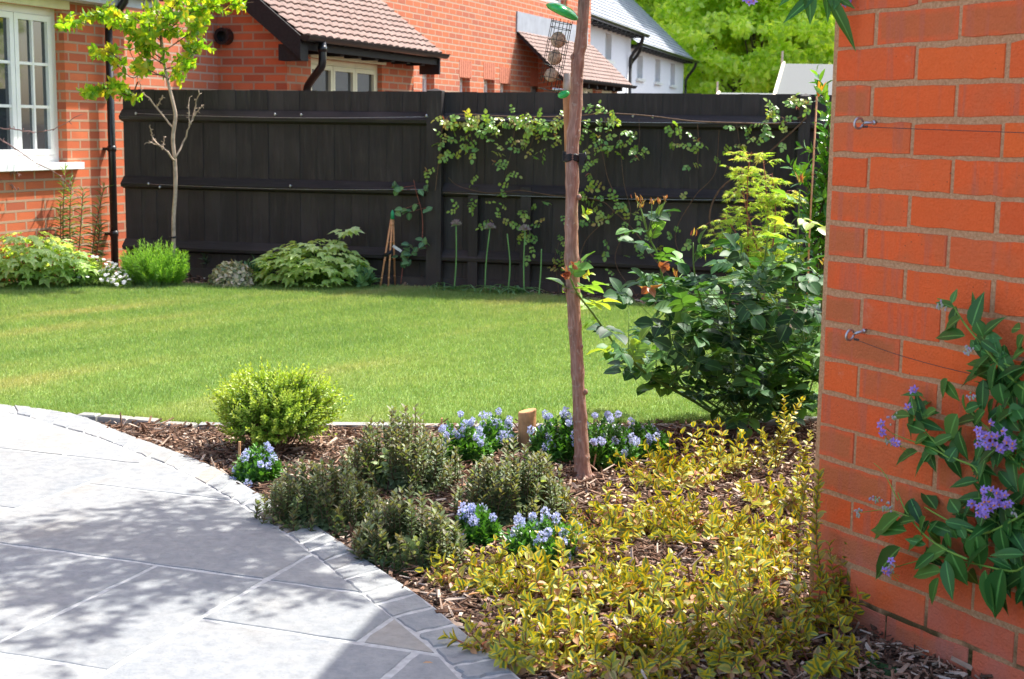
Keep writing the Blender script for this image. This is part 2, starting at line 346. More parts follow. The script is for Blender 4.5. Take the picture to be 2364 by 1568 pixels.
c = mixc(nt, nd(nt, 'ShaderNodeMapRange', ins={0: noise(nt, 60., 5, vec, .8), 1: .56, 2: .72, 3: 0., 4: .55}).outputs[0], c, (.13, .13, .125)); c = mixc(nt, nd(nt, 'ShaderNodeMapRange', ins={0: noise(nt, 1.1, 4, vec, .7), 1: .55, 2: .75, 3: 0., 4: .45}).outputs[0], c, (.22, .20, .165))
nt.links.new(c, b.inputs['Base Color']); b.inputs['Roughness'].default_value = .75; b.inputs['Specular IOR Level'].default_value = .25
h = nd(nt, 'ShaderNodeMath', operation='MULTIPLY_ADD', ins={0: n3, 1: 1.2, 2: n2}).outputs[0]; nt.links.new(bump(nt, h, .004), b.inputs['Normal']); M_slab = m
M_joint = plain('pale_mortar_joint', (.39, .395, .39), .9, 45, .2, .003)
def clip(poly, cl):                        # clip polygon against convex clockwise/ccw polygon cl
    out = [np.array(p) for p in poly]; n = len(cl)
    ar = sum(cl[i][0]*cl[(i+1) % n][1]-cl[(i+1) % n][0]*cl[i][1] for i in range(n)); sg = 1 if ar > 0 else -1
    for i in range(n):
        a, b_ = cl[i], cl[(i+1) % n]; e = (b_[0]-a[0], b_[1]-a[1]); ins = lambda p: sg*(e[0]*(p[1]-a[1])-e[1]*(p[0]-a[0]))
        src = out; out = []
        for j in range(len(src)):
            p, q = src[j], src[(j+1) % len(src)]; dp, dq = ins(p), ins(q)
            if dp >= 0: out.append(p)
            if dp*dq < 0: out.append(p+(q-p)*(dp/(dp-dq)))
        if len(out) < 3: return []
    return out
cp = [tuple(p[:2]) for p in kin]; dn = lambda p, q: (p[0]-q[0], p[1]-q[1])
# pull the slab edge back a joint's width from the kerb
ci = []
for i, p in enumerate(cp):
    a, b_ = cp[max(i-1, 0)], cp[min(i+1, len(cp)-1)]; t = nrm(V(b_[0]-a[0], b_[1]-a[1])); ci.append((p[0]-.007*abs(t[1]), p[1]-.007*abs(t[0])))
def hull(ps):
    ps = sorted(ps); cr = lambda o, a, b_: (a[0]-o[0])*(b_[1]-o[1])-(a[1]-o[1])*(b_[0]-o[0]); out = []
    for seq in (ps, ps[::-1]):
        h_ = []
        for p in seq:
            while len(h_) > 1 and cr(h_[-2], h_[-1], p) <= 0: h_.pop()
            h_.append(p)
        out += h_[:-1]
    return out
clipper = hull(ci+[(1.0, -2.), (-9, -2.), (-9, ci[0][1])])
SL = []
def slab(v0, v1, u0, u1): SL.append((v0, v1, u0, u1))
for (u0, u1, vs) in [(4.46, 6.6, [-6., -4.9, -4.2, -3.47, -3.12]), (3.76, 4.46, [-6, -5.1, -4.35, -3.12]), (3.05, 3.76, [-6, -4.7, -3.95, -3.12]),
                     (4.13, 4.8, [-3.12, -2.3, -1.5]), (4.8, 6.5, [-3.12, -2.2, -1.5]), (3.42, 4.13, [-3.12, -1.98, -.9]),
                     (2.68, 3.42, [-3.12, -2.34, -1.98]), (2.15, 3.05, [-5.2, -4.1, -3.12]), (3.07, 3.42, [-1.98, -1.52, -.9]), (2.45, 3.07, [-1.98, -1.36, -.5]),
                     (2.05, 2.68, [-3.12, -2.75, -1.98]), (1.3, 2.45, [-1.98, -1.1, -.2, .8]), (1.3, 2.05, [-3.12, -2.4, -1.98]), (1.2, 2.15, [-5.2, -4.1, -3.12]), (0, 1.2, [-4, -3, -2, -1, 0, 1])]:
    for a, b_ in zip(vs[:-1], vs[1:]): slab(a, b_, u0, u1)
mb = MB(); J = .008
for (v0, v1, u0, u1) in SL:
    c4 = []
    for (a, b_) in ((v0+J, u0+J), (v1-J, u0+J), (v1-J, u1-J), (v0+J, u1-J)): c4.append((a, b_))
    pts = []
    for i in range(4):                     # slightly uneven riven edges
        p, q = np.array(c4[i]), np.array(c4[(i+1) % 4]); k = max(2, int(np.linalg.norm(q-p)/.05))
        for t in np.arange(k)/k: pts.append(p+(q-p)*t+rng.normal(size=2)*.0022)
    wp = [(GV*p[0]+GU*p[1])[:2] for p in pts]; wp = clip(wp, clipper)
    if len(wp) > 2: mb.poly(wp, 0, .0305+rng.normal()*.0005, 0, rng.random()*.93, .003)
nj = len(cp); base = [np.r_[p, .0282] for p in cp]+[V(1, -2, .0282), V(-9, -2, .0282), V(-9, cp[0][1], .0282)]
mb.raw(base, [tuple(range(len(base)))[::-1]], (0, 0, .5), 1)
struct(mb, 'patio', [M_slab, M_joint])
# kerb of setts along the curved patio edge
mb = MB(); s_in = np.r_[0, np.cumsum(np.linalg.norm(np.diff(kin, axis=0), axis=1))]; tt = 0; ts = [0]
while tt < 1: tt += rng.uniform(.016, .024); ts.append(min(tt, 1))
def ci_(path, t): return along(path, np.array([t]))[0][0]
for a, b_ in zip(ts[:-1], ts[1:]):
    e = .0011; q = []
    ai, bi, ao, bo = ci_(kin, a+e), ci_(kin, b_-e), ci_(kout, a+e), ci_(kout, b_-e)
    ai = ai+(ao-ai)*.03; bi = bi+(bo-bi)*.03
    for p, r_ in ((ai, bi), (bi, bo), (bo, ao), (ao, ai)):
        for t in (0, .25, .5, .75): q.append(p+(r_-p)*t+np.r_[rng.normal(size=2)*.0028, 0])
    tan_ = np.linalg.norm((ai+bo)/2-g(650, 1212)) < .10; mb.poly(q, -.05, .0300+rng.normal()*.0012, 0, .995 if tan_ else rng.random()*.93, .006)
st = []
kk = 60
for i in range(kk-1):
    q = [kin[i], kin[i+1], kout[i+1], kout[i]]; mb.raw([np.r_[p[:2], .0262] for p in q], [(0, 1, 2, 3)], (0, 0, .5), 1)
struct(mb, 'kerb', [M_slab, M_joint])
# stone edging between the lawn and the bed
mb = MB(); ew = curve([g(*p) for p in [(178, 968), (260, 974), (330, 981), (420, 987), (500, 990), (640, 992), (800, 992), (1000, 993), (1250, 993), (1500, 992), (1640, 992), (1780, 985), (1950, 970)]], 60)
i = 0
while i < 58:
    j = min(59, i+int(rng.integers(3, 6))); a, b_ = ew[i], ew[j]; t = nrm(b_-a); nn = V(-t[1], t[0], 0)
    a = a+t*.005; b_ = b_-t*.005; q = [a-nn*.03, b_-nn*.03, b_+nn*.035, a+nn*.035]; mb.poly([p+np.r_[rng.normal(size=2)*.004, 0] for p in q], -.02, .024+rng.normal()*.003, 0, rng.uniform(.8, .97), .006); i = j
struct(mb, 'stone_edging', M_slab)
# bark mulch
BED = [(200, 984), (330, 988), (500, 992), (1000, 990), (1640, 990), (1900, 975), (2100, 1000), (2100, 1350)]
bed = np.array([g(*p)[:2] for p in [(215, 984), (500, 992), (1000, 992), (1900, 980)]]+[(1.5, 5.2), (.9, 3.9), (1.9, 2.2), (1.2, 1.8)]+[(1.15, 2.0)]+[tuple(p[:2]) for p in kout[::-1] if p[1] < 6.1 and p[1] > 2.2])
N_ = 110000; P = np.c_[rng.uniform(-2.2, 2.2, N_), rng.uniform(2.4, 6.4, N_)]; P = P[inpoly(P, bed) & (np.abs(P[:, 0]) < P[:, 1]*.38+.15)]
P = P[:42000]; k = len(P)
CH = (np.array([(-.5, 0, 0), (.5, .04, 0), (.42, 1, .1), (-.38, .93, .06), (-.5, 0, .06), (.5, .04, .08), (.3, 1, .15), (-.2, .9, .17)], float),
      [(3, 2, 1, 0), (4, 5, 6, 7), (0, 1, 5, 4), (1, 2, 6, 5), (2, 3, 7, 6), (3, 0, 4, 7)], np.array([(0, 0)]*8, float))
L_ = .008+.055*rng.random(k)**2.6; A = nrm(np.c_[rng.normal(size=(k, 2)), rng.normal(size=k)*.24]); Nn = nrm(np.c_[rng.normal(size=(k, 2))*.7, np.ones(k)])
mb = MB(); mb.inst(CH, np.c_[P, rng.random(k)**1.5*.026], A, Nn, L_, .0035+.011*rng.random(k)**1.7, rng.random(k), smooth=False)
far_ = rng.random(6000); Pb = np.c_[rng.uniform(-4.6, 2.2, 6000), rng.uniform(10., 12.8, 6000)]; Pb = Pb[~inpoly(Pb, lawn)]; k = len(Pb)
mb.inst(CH, np.c_[Pb, rng.random(k)*.02], nrm(np.c_[rng.normal(size=(k, 2)), rng.normal(size=k)*.2]), nrm(np.c_[rng.normal(size=(k, 2))*.4, np.ones(k)]), .05, .02, rng.random(k), smooth=False)
m, nt, b = newmat('bark_chip'); vec, s = lfa(nt); n = noise(nt, 60., 3)
c = ramp(nt, s[2], [(0, (.035, .018, .013)), (.3, (.085, .042, .028)), (.5, (.17, .088, .055)), (.68, (.32, .19, .125)), (.84, (.52, .38, .28)), (1, (.74, .63, .52))])
c = mixc(nt, .35, c, ramp(nt, n, [(.3, (.04, .022, .014)), (.7, (.30, .18, .11))])); nt.links.new(c, b.inputs['Base Color']); b.inputs['Roughness'].default_value = .85
b.inputs['Specular IOR Level'].default_value = .2; M_bark = m
o = mb.build('bark_mulch', M_bark); tag(o, 'brown bark chippings spread over the planting bed', 'mulch', kind='stuff')

# =============== BUILDINGS ===============
class Wall:
    """a vertical plane: o on the ground, along direction d, facing n"""
    def __init__(s, o, d, n): s.o = V(o[0], o[1], 0); s.d = np.asarray(d, float); s.n = np.asarray(n, float)
    def pt(s, a, dep, z): return s.o+s.d*a+s.n*dep+UP*z
    def pix(s, x, y, dep=0.):
        r_ = ray(x, y); t = np.dot(s.o+s.n*dep-CAM, s.n)/np.dot(r_, s.n); p = CAM+r_*t; return float(np.dot(p-s.o, s.d)), float(p[2])
    def box(s, mb, a0, a1, d0, d1, z0, z1, mat=0, rnd=.5): mb.box(s.pt(a0, d0, z0), s.d*(a1-a0), s.n*(d1-d0), UP*(z1-z0), mat, rnd)
    def face(s, mb, a0, a1, z0, z1, ops=(), dep=0., rev=.1, mat=0, revmat=None):
        As = sorted({a0, a1, *[min(max(q, a0), a1) for o_ in ops for q in o_[:2]]}); Zs = sorted({z0, z1, *[min(max(q, z0), z1) for o_ in ops for q in o_[2:]]})
        for i in range(len(As)-1):
            for j in range(len(Zs)-1):
                am, zm = (As[i]+As[i+1])/2, (Zs[j]+Zs[j+1])/2
                if any(o_[0] < am < o_[1] and o_[2] < zm < o_[3] for o_ in ops): continue
                c4 = [(As[i], Zs[j]), (As[i+1], Zs[j]), (As[i+1], Zs[j+1]), (As[i], Zs[j+1])]
                mb.raw([s.pt(a, dep, z) for a, z in c4], [(0, 1, 2, 3)], [(a+50, z+10, .5) for a, z in c4], mat)
        for (b0, b1, y0, y1) in ops:
            for (p, q, hz) in (((b0, y0), (b0, y1), 0), ((b1, y0), (b1, y1), 0), ((b0, y0), (b1, y0), 1), ((b0, y1), (b1, y1), 1)):
                vv = [s.pt(p[0], dep, p[1]), s.pt(q[0], dep, q[1]), s.pt(q[0], dep-rev, q[1]), s.pt(p[0], dep-rev, p[1])]
                lf = [(50, p[1]+10, .5), (50, q[1]+10, .5), (50+rev, q[1]+10, .5), (50+rev, p[1]+10, .5)] if not hz else [(p[0], 10, .5), (q[0], 10, .5), (q[0], 10+rev, .5), (p[0], 10+rev, .5)]
                mb.raw(vv, [(0, 1, 2, 3)], lf, mat)
def casement(W, parent, a0, a1, z0, z1, dep, lights, bars_h=0, bars_v=0, fr=.055, mat=None, glass=None, name='window'):
    """window: outer frame, casement frames side by side, glazing bars and a pane"""
    mat = mat or M_white; f = MB()
    W.box(f, a0, a0+fr, dep-.06, dep, z0, z1); W.box(f, a1-fr, a1, dep-.06, dep, z0, z1); W.box(f, a0+fr, a1-fr, dep-.06, dep, z0, z0+fr); W.box(f, a0+fr, a1-fr, dep-.06, dep, z1-fr, z1)
    fo = f.build(name, mat, parent); wd = (a1-a0-2*fr)/lights; sa = MB(); pn = MB()
    for i in range(lights):
        b0 = a0+fr+wd*i+.004; b1 = b0+wd-.008; y0 = z0+fr+.004; y1 = z1-fr-.004; k = fr*.8
        W.box(sa, b0, b0+k, dep-.05, dep+.012, y0, y1); W.box(sa, b1-k, b1, dep-.05, dep+.012, y0, y1); W.box(sa, b0+k, b1-k, dep-.05, dep+.012, y0, y0+k); W.box(sa, b0+k, b1-k, dep-.05, dep+.012, y1-k, y1)
        for q in range(bars_v): c = b0+k+(b1-b0-2*k)*(q+1)/(bars_v+1); W.box(sa, c-.011, c+.011, dep-.03, dep+.004, y0+k, y1-k)
        for q in range(bars_h): c = y0+k+(y1-y0-2*k)*(q+1)/(bars_h+1); W.box(sa, b0+k, b1-k, dep-.031, dep+.002, c-.012, c+.012)
        W.face(pn, b0+k-.002, b1-k+.002, y0+k-.002, y1-k+.002, dep=dep-.02)
    sa.build('casement', mat, fo); pn.build('pane', glass or M_glass, fo); return fo
def gutter(mb, p, q, r=.055, n=8, mat=0):
    p, q = np.asarray(p), np.asarray(q); t = nrm(q-p); x = nrm(np.cross(t, UP)); a = np.linspace(math.pi, 2*math.pi, n)
    for rr, s_ in ((r, 1), (r*.86, -1)):
        v = [P_+x*math.cos(b_)*rr+UP*math.sin(b_)*rr for P_ in (p, q) for b_ in a]
        mb.raw(v, [(i, i+1, n+i+1, n+i) if s_ > 0 else (i, n+i, n+i+1, i+1) for i in range(n-1)], None, mat, True)
    for P_ in (p, q):
        v = [P_+x*math.cos(b_)*r+UP*math.sin(b_)*r for b_ in a]; mb.raw(v, [tuple(range(n))], None, mat)
    for P_ in (p, q):
        mb.tube([P_+x*r-t*.008, P_+x*r+t*.008], .006, 4, mat)
def tiled(mb, o, along_, up_, L, S, course=.1, tile=.2, wave=.0, lip=.012, mat=0):
    """roof slope: o eave corner, along_ unit eave direction, up_ unit vector up the slope; each course a lipped strip of tiles"""
    nr_ = nrm(np.cross(along_, up_)); nr_ = nr_ if nr_[2] > 0 else -nr_; nc = int(S/course)+1; nt_ = int(L/tile)+1; sub = 6 if wave else 1
    for c in range(nc):
        y0 = c*course; y1 = min(S, y0+course+.01)
        if y1 <= y0: break
        offs = (c % 2)*tile/2 if not wave else 0; xs = []
        for k in range(-1, nt_+1):
            for q in range(sub):
                x = k*tile+offs+q*tile/sub
                if 0 <= x <= L: xs.append(x)
        xs = np.unique(np.r_[0, xs, L]); rr = rng.random(nt_+3)
        zz = wave*np.abs(np.sin(math.pi*xs/tile)) if wave else np.zeros(len(xs))
        b0 = [o+along_*x+up_*(y0-(.004*math.sin(x*31+c) ))+nr_*(lip+z) for x, z in zip(xs, zz)]; t0 = [o+along_*x+up_*y1+nr_*(z) for x, z in zip(xs, zz)]; f0 = [o+along_*x+up_*y0+nr_*(z-.004) for x, z in zip(xs, zz)]
        for i in range(len(xs)-1):
            rn = rr[int((xs[i]+xs[i+1])/2/tile-offs/tile)+1]; lf = [(xs[i], y0, rn), (xs[i+1], y0, rn), (xs[i+1], y1, rn), (xs[i], y1, rn)]
            mb.raw([b0[i], b0[i+1], t0[i+1], t0[i]], [(0, 1, 2, 3)], lf, mat); mb.raw([f0[i], f0[i+1], b0[i+1], b0[i]], [(0, 1, 2, 3)], lf, mat)
def tilemat(name, cols, rough=.8):
    m, nt, b = newmat(name); vec, s = lfa(nt); k = len(cols); c = ramp(nt, s[2], [(i/(k-1), q) for i, q in enumerate(cols)]); n = noise(nt, 14., 5)
    c = mixc(nt, .35, c, ramp(nt, n, [(.3, tuple(x*.6 for x in cols[0])), (.7, tuple(min(1, x*1.3) for x in cols[-1]))]))
    nt.links.new(c, b.inputs['Base Color']); b.inputs['Roughness'].default_value = rough; b.inputs['Specular IOR Level'].default_value = .25; return m
M_tile = tilemat('brown_roof_tile', [(.19, .125, .105), (.25, .17, .145), (.22, .155, .135)])
M_slate = tilemat('blue_grey_slate', [(.24, .265, .31), (.29, .315, .36), (.34, .36, .39)], .6)
M_felt = plain('grey_roof_felt', (.165, .175, .172), .95, 300, .12, .002)

# ---- near house on the left: sunlit brick wall with the white window ----
hc = g(300, 615)[:2]; W1 = Wall(hc, -GU, GV)         # runs from its far corner towards the camera
house = thing('brick_house', (hc[0], hc[1], 0), 'orange brick house at the left edge with a white casement window above the border', 'house')
s_r, z_s = W1.pix(150, 372); s_l = W1.pix(-420, 372)[0]; z_t = W1.pix(148, 22)[1]; z_b = W1.pix(150, 378)[1]
s_r = W1.pix(151, 200)[0]; top = 2.75; s_l = s_r+ (W1.pix(0,200)[0]-s_r)*2.45
mb = MB(); W1.face(mb, -.0, 9., -.05, top, [(s_r, s_l, z_b, z_t)], 0, .11)
mb.box(W1.pt(0, 0, -.05), -GU*.001, -GV*5, UP*(top+.05)); mb.build('wall', M_brick, house)
fw = casement(W1, house, s_r, s_l, z_b+.01, z_t-.0, -.09, 4, 2, 1, .06)
mb = MB(); W1.box(mb, s_r-.14, s_l+.12, -.13, .065, z_b-.045, z_b+.012); mb.build('sill', M_white, fw)
mb = MB(); W1.box(mb, s_r-.05, s_l+.08, -.02, .03, z_t-.002, z_t+.13); W1.box(mb, s_r-.07, s_l+.10, -.02, .045, z_t+.10, z_t+.15); mb.build('lintel', M_cream, house)
zs = W1.pix(230, 8, .16)[1]
mb = MB(); W1.box(mb, -.22, 9., -.02, .19, zs, zs+.03); W1.box(mb, -.22, 9., .165, .19, zs+.03, zs+.2); mb.build('soffit', M_soffit, house)
mb = MB(); gutter(mb, W1.pt(-.24, .25, zs+.14), W1.pt(9, .25, zs+.14), .06); mb.build('gutter', M_black, house)
mb = MB(); sp = W1.pix(257, 300, .075)[0]
mb.tube(curve([W1.pt(sp, .25, zs+.12), W1.pt(sp, .24, zs+.02), W1.pt(sp, .10, zs-.1), W1.pt(sp, .075, zs-.2)], 8), .034, 12)
mb.tube([W1.pt(sp, .075, zs-.18), W1.pt(sp, .075, .0)], .033, 14)
for z in (zs-.42, 1.05, .3): mb.tube([W1.pt(sp, .075, z), W1.pt(sp, .075, z+.05)], .039, 14); W1.box(mb, sp-.02, sp+.03, 0, .05, z+.01, z+.035)
mb.build('downpipe', M_black, house)
mb = MB(); tiled(mb, W1.pt(-.25, .26, zs+.17), -GU, nrm(-GV+UP*.85), 9.2, 2.2, .1, .2, .01); mb.build('roof', M_tile, house)

# ---- garage behind the fence ----
gc = at(663, 210, 14.5); gc[2] = 0; GYD = 14.5
garage = thing('brick_garage', gc, 'low red brick garage with brown tiled roof and black bargeboard just behind the fence', 'garage')
WG = Wall(gc, -GV, -GU)                               # gable wall, faces the camera
WS = Wall(gc, GU, GV)                                 # side wall with the window
eaz = WS.pix(712, 84, .27)[1]; pit = math.tan(R(38)); up = nrm(-GV+UP*pit)
len_s = WS.pix(955, 180)[0]; zw = eaz-.02; wgab = 5.6; ridge = zw+(wgab/2)*pit
mb = MB(); q = [(0, -.05), (wgab, -.05), (wgab, zw+.15), (wgab/2, ridge+.15), (0, zw+.15)]
mb.raw([WG.pt(a, 0, z) for a, z in q], [(0, 1, 2, 3, 4)], [(a+30, z+10, .5) for a, z in q])
mb.raw([WG.pt(a, -len_s, z) for a, z in q], [(4, 3, 2, 1, 0)], [(a+30, z+10, .5) for a, z in q])
w0, wz1 = WS.pix(735, 140); w1 = WS.pix(882, 160)[0]; w0 = WS.pix(718, 200)[0]; wz0 = .75; wz1 = WS.pix(880, 150)[1]
WS.face(mb, 0, len_s, -.05, zw+.12, [(w0, w1, wz0, wz1)], 0, .09); mb.build('wall', M_brick, garage)
casement(WS, garage, w0, w1, wz0, wz1, -.06, 3, 0, 0, .06, M_cream)
mb = MB(); WS.box(mb, w0-.05, w1+.05, -.02, .03, wz1-.0, wz1+.09); mb.build('lintel', M_cream, garage)
mb = MB(); roof_o = WS.pt(-.17, .27, eaz); L_ = WS.pix(1018, 128, .27)[0]+.17; S2 = (wgab/2+.27)/math.cos(R(38))
tiled(mb, roof_o, GU, up, L_, S2, .115, .16, .018, .02); rt = roof_o+up*S2
tiled(mb, WG.pt(wgab+.27, .17, eaz), GU, nrm(GV+UP*pit), L_, S2, .115, .16, .018, .02)
mb.tube([rt+UP*.03, rt+GU*L_+UP*.03], .09, 8); ro = mb.build('roof', M_tile, garage)
bx = -GU*.03                                # bargeboards on both rakes of the gable
for (o_, d_) in ((WS.pt(-.17, .26, eaz-.03), up), (WG.pt(wgab+.26, .17, eaz-.03), nrm(GV+UP*pit))): mb = MB(); mb.box(o_-UP*.20, d_*(S2+.02), bx, UP*.23); mb.build('bargeboard', M_bboard, garage)
mb = MB(); mb.box(WS.pt(-.17, .0, eaz-.24), GU*.15, GV*.25, UP*.16); mb.build('box_end', M_bboard, garage)
mb = MB(); mb.box(WS.pt(L_-.2, 0, eaz-.24), GU*.04, GV*.26, UP*.2); mb.build('box_end', M_bboard, garage)
mb = MB(); gutter(mb, WS.pt(-.2, .31, eaz+.0), WS.pt(L_-.12, .31, eaz+.0), .055)
for a in np.linspace(.1, L_-.3, 6): mb.box(WS.pt(a, .23, eaz-.06), GU*.02, GV*.05, UP*.08)
mb.build('gutter', M_black, garage)
mb = MB(); WS.box(mb, -.12, L_-.2, .2, .24, eaz-.13, eaz+.01)
for a in np.arange(.35, L_-.4, .42): WS.box(mb, a, a+.09, .0, .2, eaz-.15, eaz-.02)
mb.build('rafter_ends', M_bboard, garage)
mb = MB(); d0 = WS.pix(742, 120, .3)[0]; d1 = WS.pix(708, 200, .07)[0]
mb.tube(curve([WS.pt(d0, .31, eaz-.03), WS.pt(d0, .31, eaz-.25), WS.pt(d0, .27, eaz-.32), WS.pt((d0+d1)/2, .17, eaz-.40), WS.pt(d1, .08, eaz-.48), WS.pt(d1, .07, eaz-.58), WS.pt(d1, .07, eaz-.8)], 16), .04, 12)
mb.tube([WS.pt(d1, .07, eaz-.78), WS.pt(d1, .07, 0)], .038, 12); mb.tube([WS.pt(d0, .31, eaz-.14), WS.pt(d0, .31, eaz-.08)], .047, 12); mb.build('downpipe', M_black, garage)
mb = MB(); va, vz = WG.pix(523, 85); p = WG.pt(va, 0, vz)
for r0, r1, z0, z1 in ((.085, .085, 0, .10), (.085, .055, .10, .10), (.055, .05, .10, .02)):
    n = 20; a = np.linspace(0, 2*math.pi, n, endpoint=False); ring = lambda r_, d_: [p-GU*d_+GV*math.cos(t)*r_+UP*math.sin(t)*r_ for t in a]
    mb.raw(ring(r0, z0)+ring(r1, z1), [(i, (i+1) % n, n+(i+1) % n, n+i) for i in range(n)], None, 0, True)
mb.raw([p-GU*.02+GV*math.cos(t)*.05+UP*math.sin(t)*.05 for t in a], [tuple(range(n))]); mb.build('vent_pipe', M_black, garage)

# ---- big brick house beyond the garage ----
bp = at(975, 200, 19.6); WB = Wall((bp[0], bp[1]), GU, GV)
big = thing('brick_house', (bp[0], bp[1], 0), 'tall sunlit pale orange brick house wall rising behind the garage, with narrow windows', 'house')
ops = []; wl = [(1353, 1428), (0, 0)]
z2x = lambda x: (700+x/1.97)*.66723; z2y = lambda y: y/1.97*.66723
for (xa, xb, yt) in ((1500, 1582, 495), (1755, 1824, 535), (1920, 1992, 548), (2030, 2100, 575), (2238, 2322, 592)):
    a0 = WB.pix(z2x(xa), z2y(yt))[0]; a1, zt = WB.pix(z2x(xb), z2y(yt)); ops.append((a0, a1, zt-.85, zt))
aw = WB.pix(1925, 60)[0]; cend = WB.pix(1285, 100)[0]+.3
ops.append((WB.pix(1240, 0)[0], WB.pix(1310, 0)[0], WB.pix(1255, 3)[1], WB.pix(1255, 3)[1]+1.3))
b0 = WB.pix(1242, 170)[0]; flz = WB.pix(1193, 71)[1]; L_b = 3.0
bay_d = .0
for d_ in np.linspace(.1, 2.5, 97):
    t = CAM; p = WB.pt(b0, d_, 1.5); q = p-CAM; X = 1182+FP*np.dot(q, _R)/np.dot(q, _f)
    if X > 1318: bay_d = d_; break
ez = WB.pix(1323, 183, bay_d+.12)[1]; v0 = WB.pix(1193, 71)[0]; L_b = WB.pix(1458, 203, bay_d+.18)[0]-.3-b0; cend = b0+L_b+.2
mb = MB(); WB.face(mb, -16, cend, -.05, 8.2, ops, 0, .16)
mb.box(WB.pt(cend, 0, -.05), -GV*7, GU*.01, UP*8.2); mb.box(WB.pt(-16, 0, -.05), -GV*7, -GU*.01, UP*8.2); mb.build('wall', M_brick2, big)
for i, (a0, a1, y0, y1) in enumerate(ops):
    casement(WB, big, a0, a1, y0, y1, -.12, 1 if a1-a0 < 1.5 else 2, 2, 0, .05, M_white)
M_sold = plain('soldier_brick', (.56, .20, .12), .9, 30, .15, .003)
for (a0, a1, y0, y1) in ops[:5]:                      # soldier course over each small window
    mb = MB(); a = a0-.03
    while a < a1: WB.box(mb, a+.006, a+.076, -.01, .004, y1+.006, y1+.25, 0, rng.random()); a += .082
    mb.build('soldier_course', M_sold, big)
mb = MB(); tiled(mb, WB.pt(-16.2, .3, 8.1), GU, nrm(-GV+UP*.8), 16.3+cend, 4.6, .16, .24, .02, .02); mb.build('roof', M_tile, big)
# bay with a lean-to roof
mb = MB(); WY = Wall(WB.pt(b0, bay_d, 0), GU, GV); wa = .35
WY.face(mb, 0, L_b, -.05, ez, [(.3, 1.3, .6, ez-.05), (1.7, 2.5, .6, ez-.05)], 0, .08)
mb.raw([WB.pt(b0, 0, -.05), WB.pt(b0, bay_d, -.05), WB.pt(b0, bay_d, ez), WB.pt(b0, 0, flz-.1)], [(0, 1, 2, 3)], [(0, 10, 0), (bay_d, 10, 0), (bay_d, 10+ez, 0), (0, 10+flz, 0)])
mb.raw([WB.pt(b0+L_b, 0, -.05), WB.pt(b0+L_b, bay_d, -.05), WB.pt(b0+L_b, bay_d, ez), WB.pt(b0+L_b, 0, flz-.1)], [(0, 1, 2, 3)], [(0, 10, 0), (bay_d, 10, 0), (bay_d, 10+ez, 0), (0, 10+flz, 0)])
mb.build('bay', M_brick2, big)
for a in (.3, 1.7): casement(WY, big, a, a+(1.0 if a < 1 else .8), .6, ez-.05, -.05, 2, 0, 0, .06, M_cream)
ov = bay_d+.18; dz = flz-ez; upb = nrm(-GV*ov+UP*dz); Sb = math.hypot(ov, dz)
mb = MB(); tiled(mb, WB.pt(v0, ov, ez), GU, upb, b0-v0+L_b+.3, Sb, .10, .17, .014, .014); mb.build('bay_roof', M_tile, big)
mb = MB(); mb.box(WB.pt(v0, ov, ez-.06), GU*.05, -GV*ov+UP*dz, UP*.05); mb.box(WB.pt(v0+.06, ov, ez-.02), GU*(L_b), -GV*ov+UP*dz, -UP*.03); gutter(mb, WB.pt(v0, ov+.05, ez), WB.pt(b0+L_b+.3, ov+.05, ez), .055)
for a in np.arange(.3, L_b, .5): WY.box(mb, a, a+.08, 0, .18, ez-.12, ez-.03)
mb.build('bay_timbers', M_bboard, big)
mb = MB(); WB.box(mb, v0-.03, b0+L_b, -.0, .02, flz-.02, flz+.30); mb.build('flashing', M_lead, big)

# ---- white rendered house far behind ----
WA = R(15.8); WU = V(math.sin(WA), math.cos(WA), 0); WV = V(math.cos(WA), -math.sin(WA), 0)
wc = at(1577, 200, 62.); WW = Wall((wc[0], wc[1]), -WU, WV)
white = thing('white_house', (wc[0], wc[1], 0), 'long white rendered house with slate roof and black gutters in front of the trees', 'house')
e2z = WW.pix(1510, 112, .4)[1]; a1 = WW.pix(1440, 100)[0]; e1z = WW.pix(1400, 57, .4)[1]
z3x = lambda x: (1700+x/1.97)*.66723; z3y = z2y
ops2 = []
for (xa, xb, ya, yb) in ((995, 1030, 372, 540), (1118, 1150, 400, 565), (1222, 1250, 430, 585), (885, 905, 350, 525)):
    p0 = WW.pix(z3x(xa), z3y(ya)); p1 = WW.pix(z3x(xb), z3y(yb)); ops2.append((min(p0[0], p1[0])-.0, max(p0[0], p1[0]), min(p0[1], p1[1]), max(p0[1], p1[1])))
p0 = WW.pix(z3x(725), z3y(222)); p1 = WW.pix(z3x(765), z3y(415)); ops3 = [(p1[0], p0[0], p1[1], p0[1])]
ends = a1+26
mb = MB(); WW.face(mb, 0, a1, -.05, e2z, ops2, 0, .25); mb.box(WW.pt(0, 0, -.05), -WV*7, WU*.01, UP*(e2z))
WW.face(mb, a1, ends, -.05, e1z, ops3, .25, .25); mb.box(WW.pt(a1, .25, -.05), -WV*7, WU*.01, UP*e1z); mb.build('wall', M_render, white)
for (q, d_) in ((ops2, 0), (ops3, .25)):
    for (x0, x1, y0, y1) in q:
        fo = casement(WW, white, x0, x1, y0, y1, d_-.18, 1, 3, 1, .08); sb = MB(); WW.box(sb, x0-.15, x1+.15, d_-.2, d_+.1, y0-.1, y0); sb.build('sill', M_white, fo)
M_lint = plain('pale_lintel', (.70, .70, .66), .8)
upw = nrm(-WV+UP*.93)
mb = MB(); tiled(mb, WW.pt(a1, .45, e2z-.02), WU, upw, a1+.5, 6.2, .22, .35, 0, .03); tiled(mb, WW.pt(ends, .7, e1z-.02), WU, upw, ends-a1+.25, 6.6, .22, .35, 0, .03)
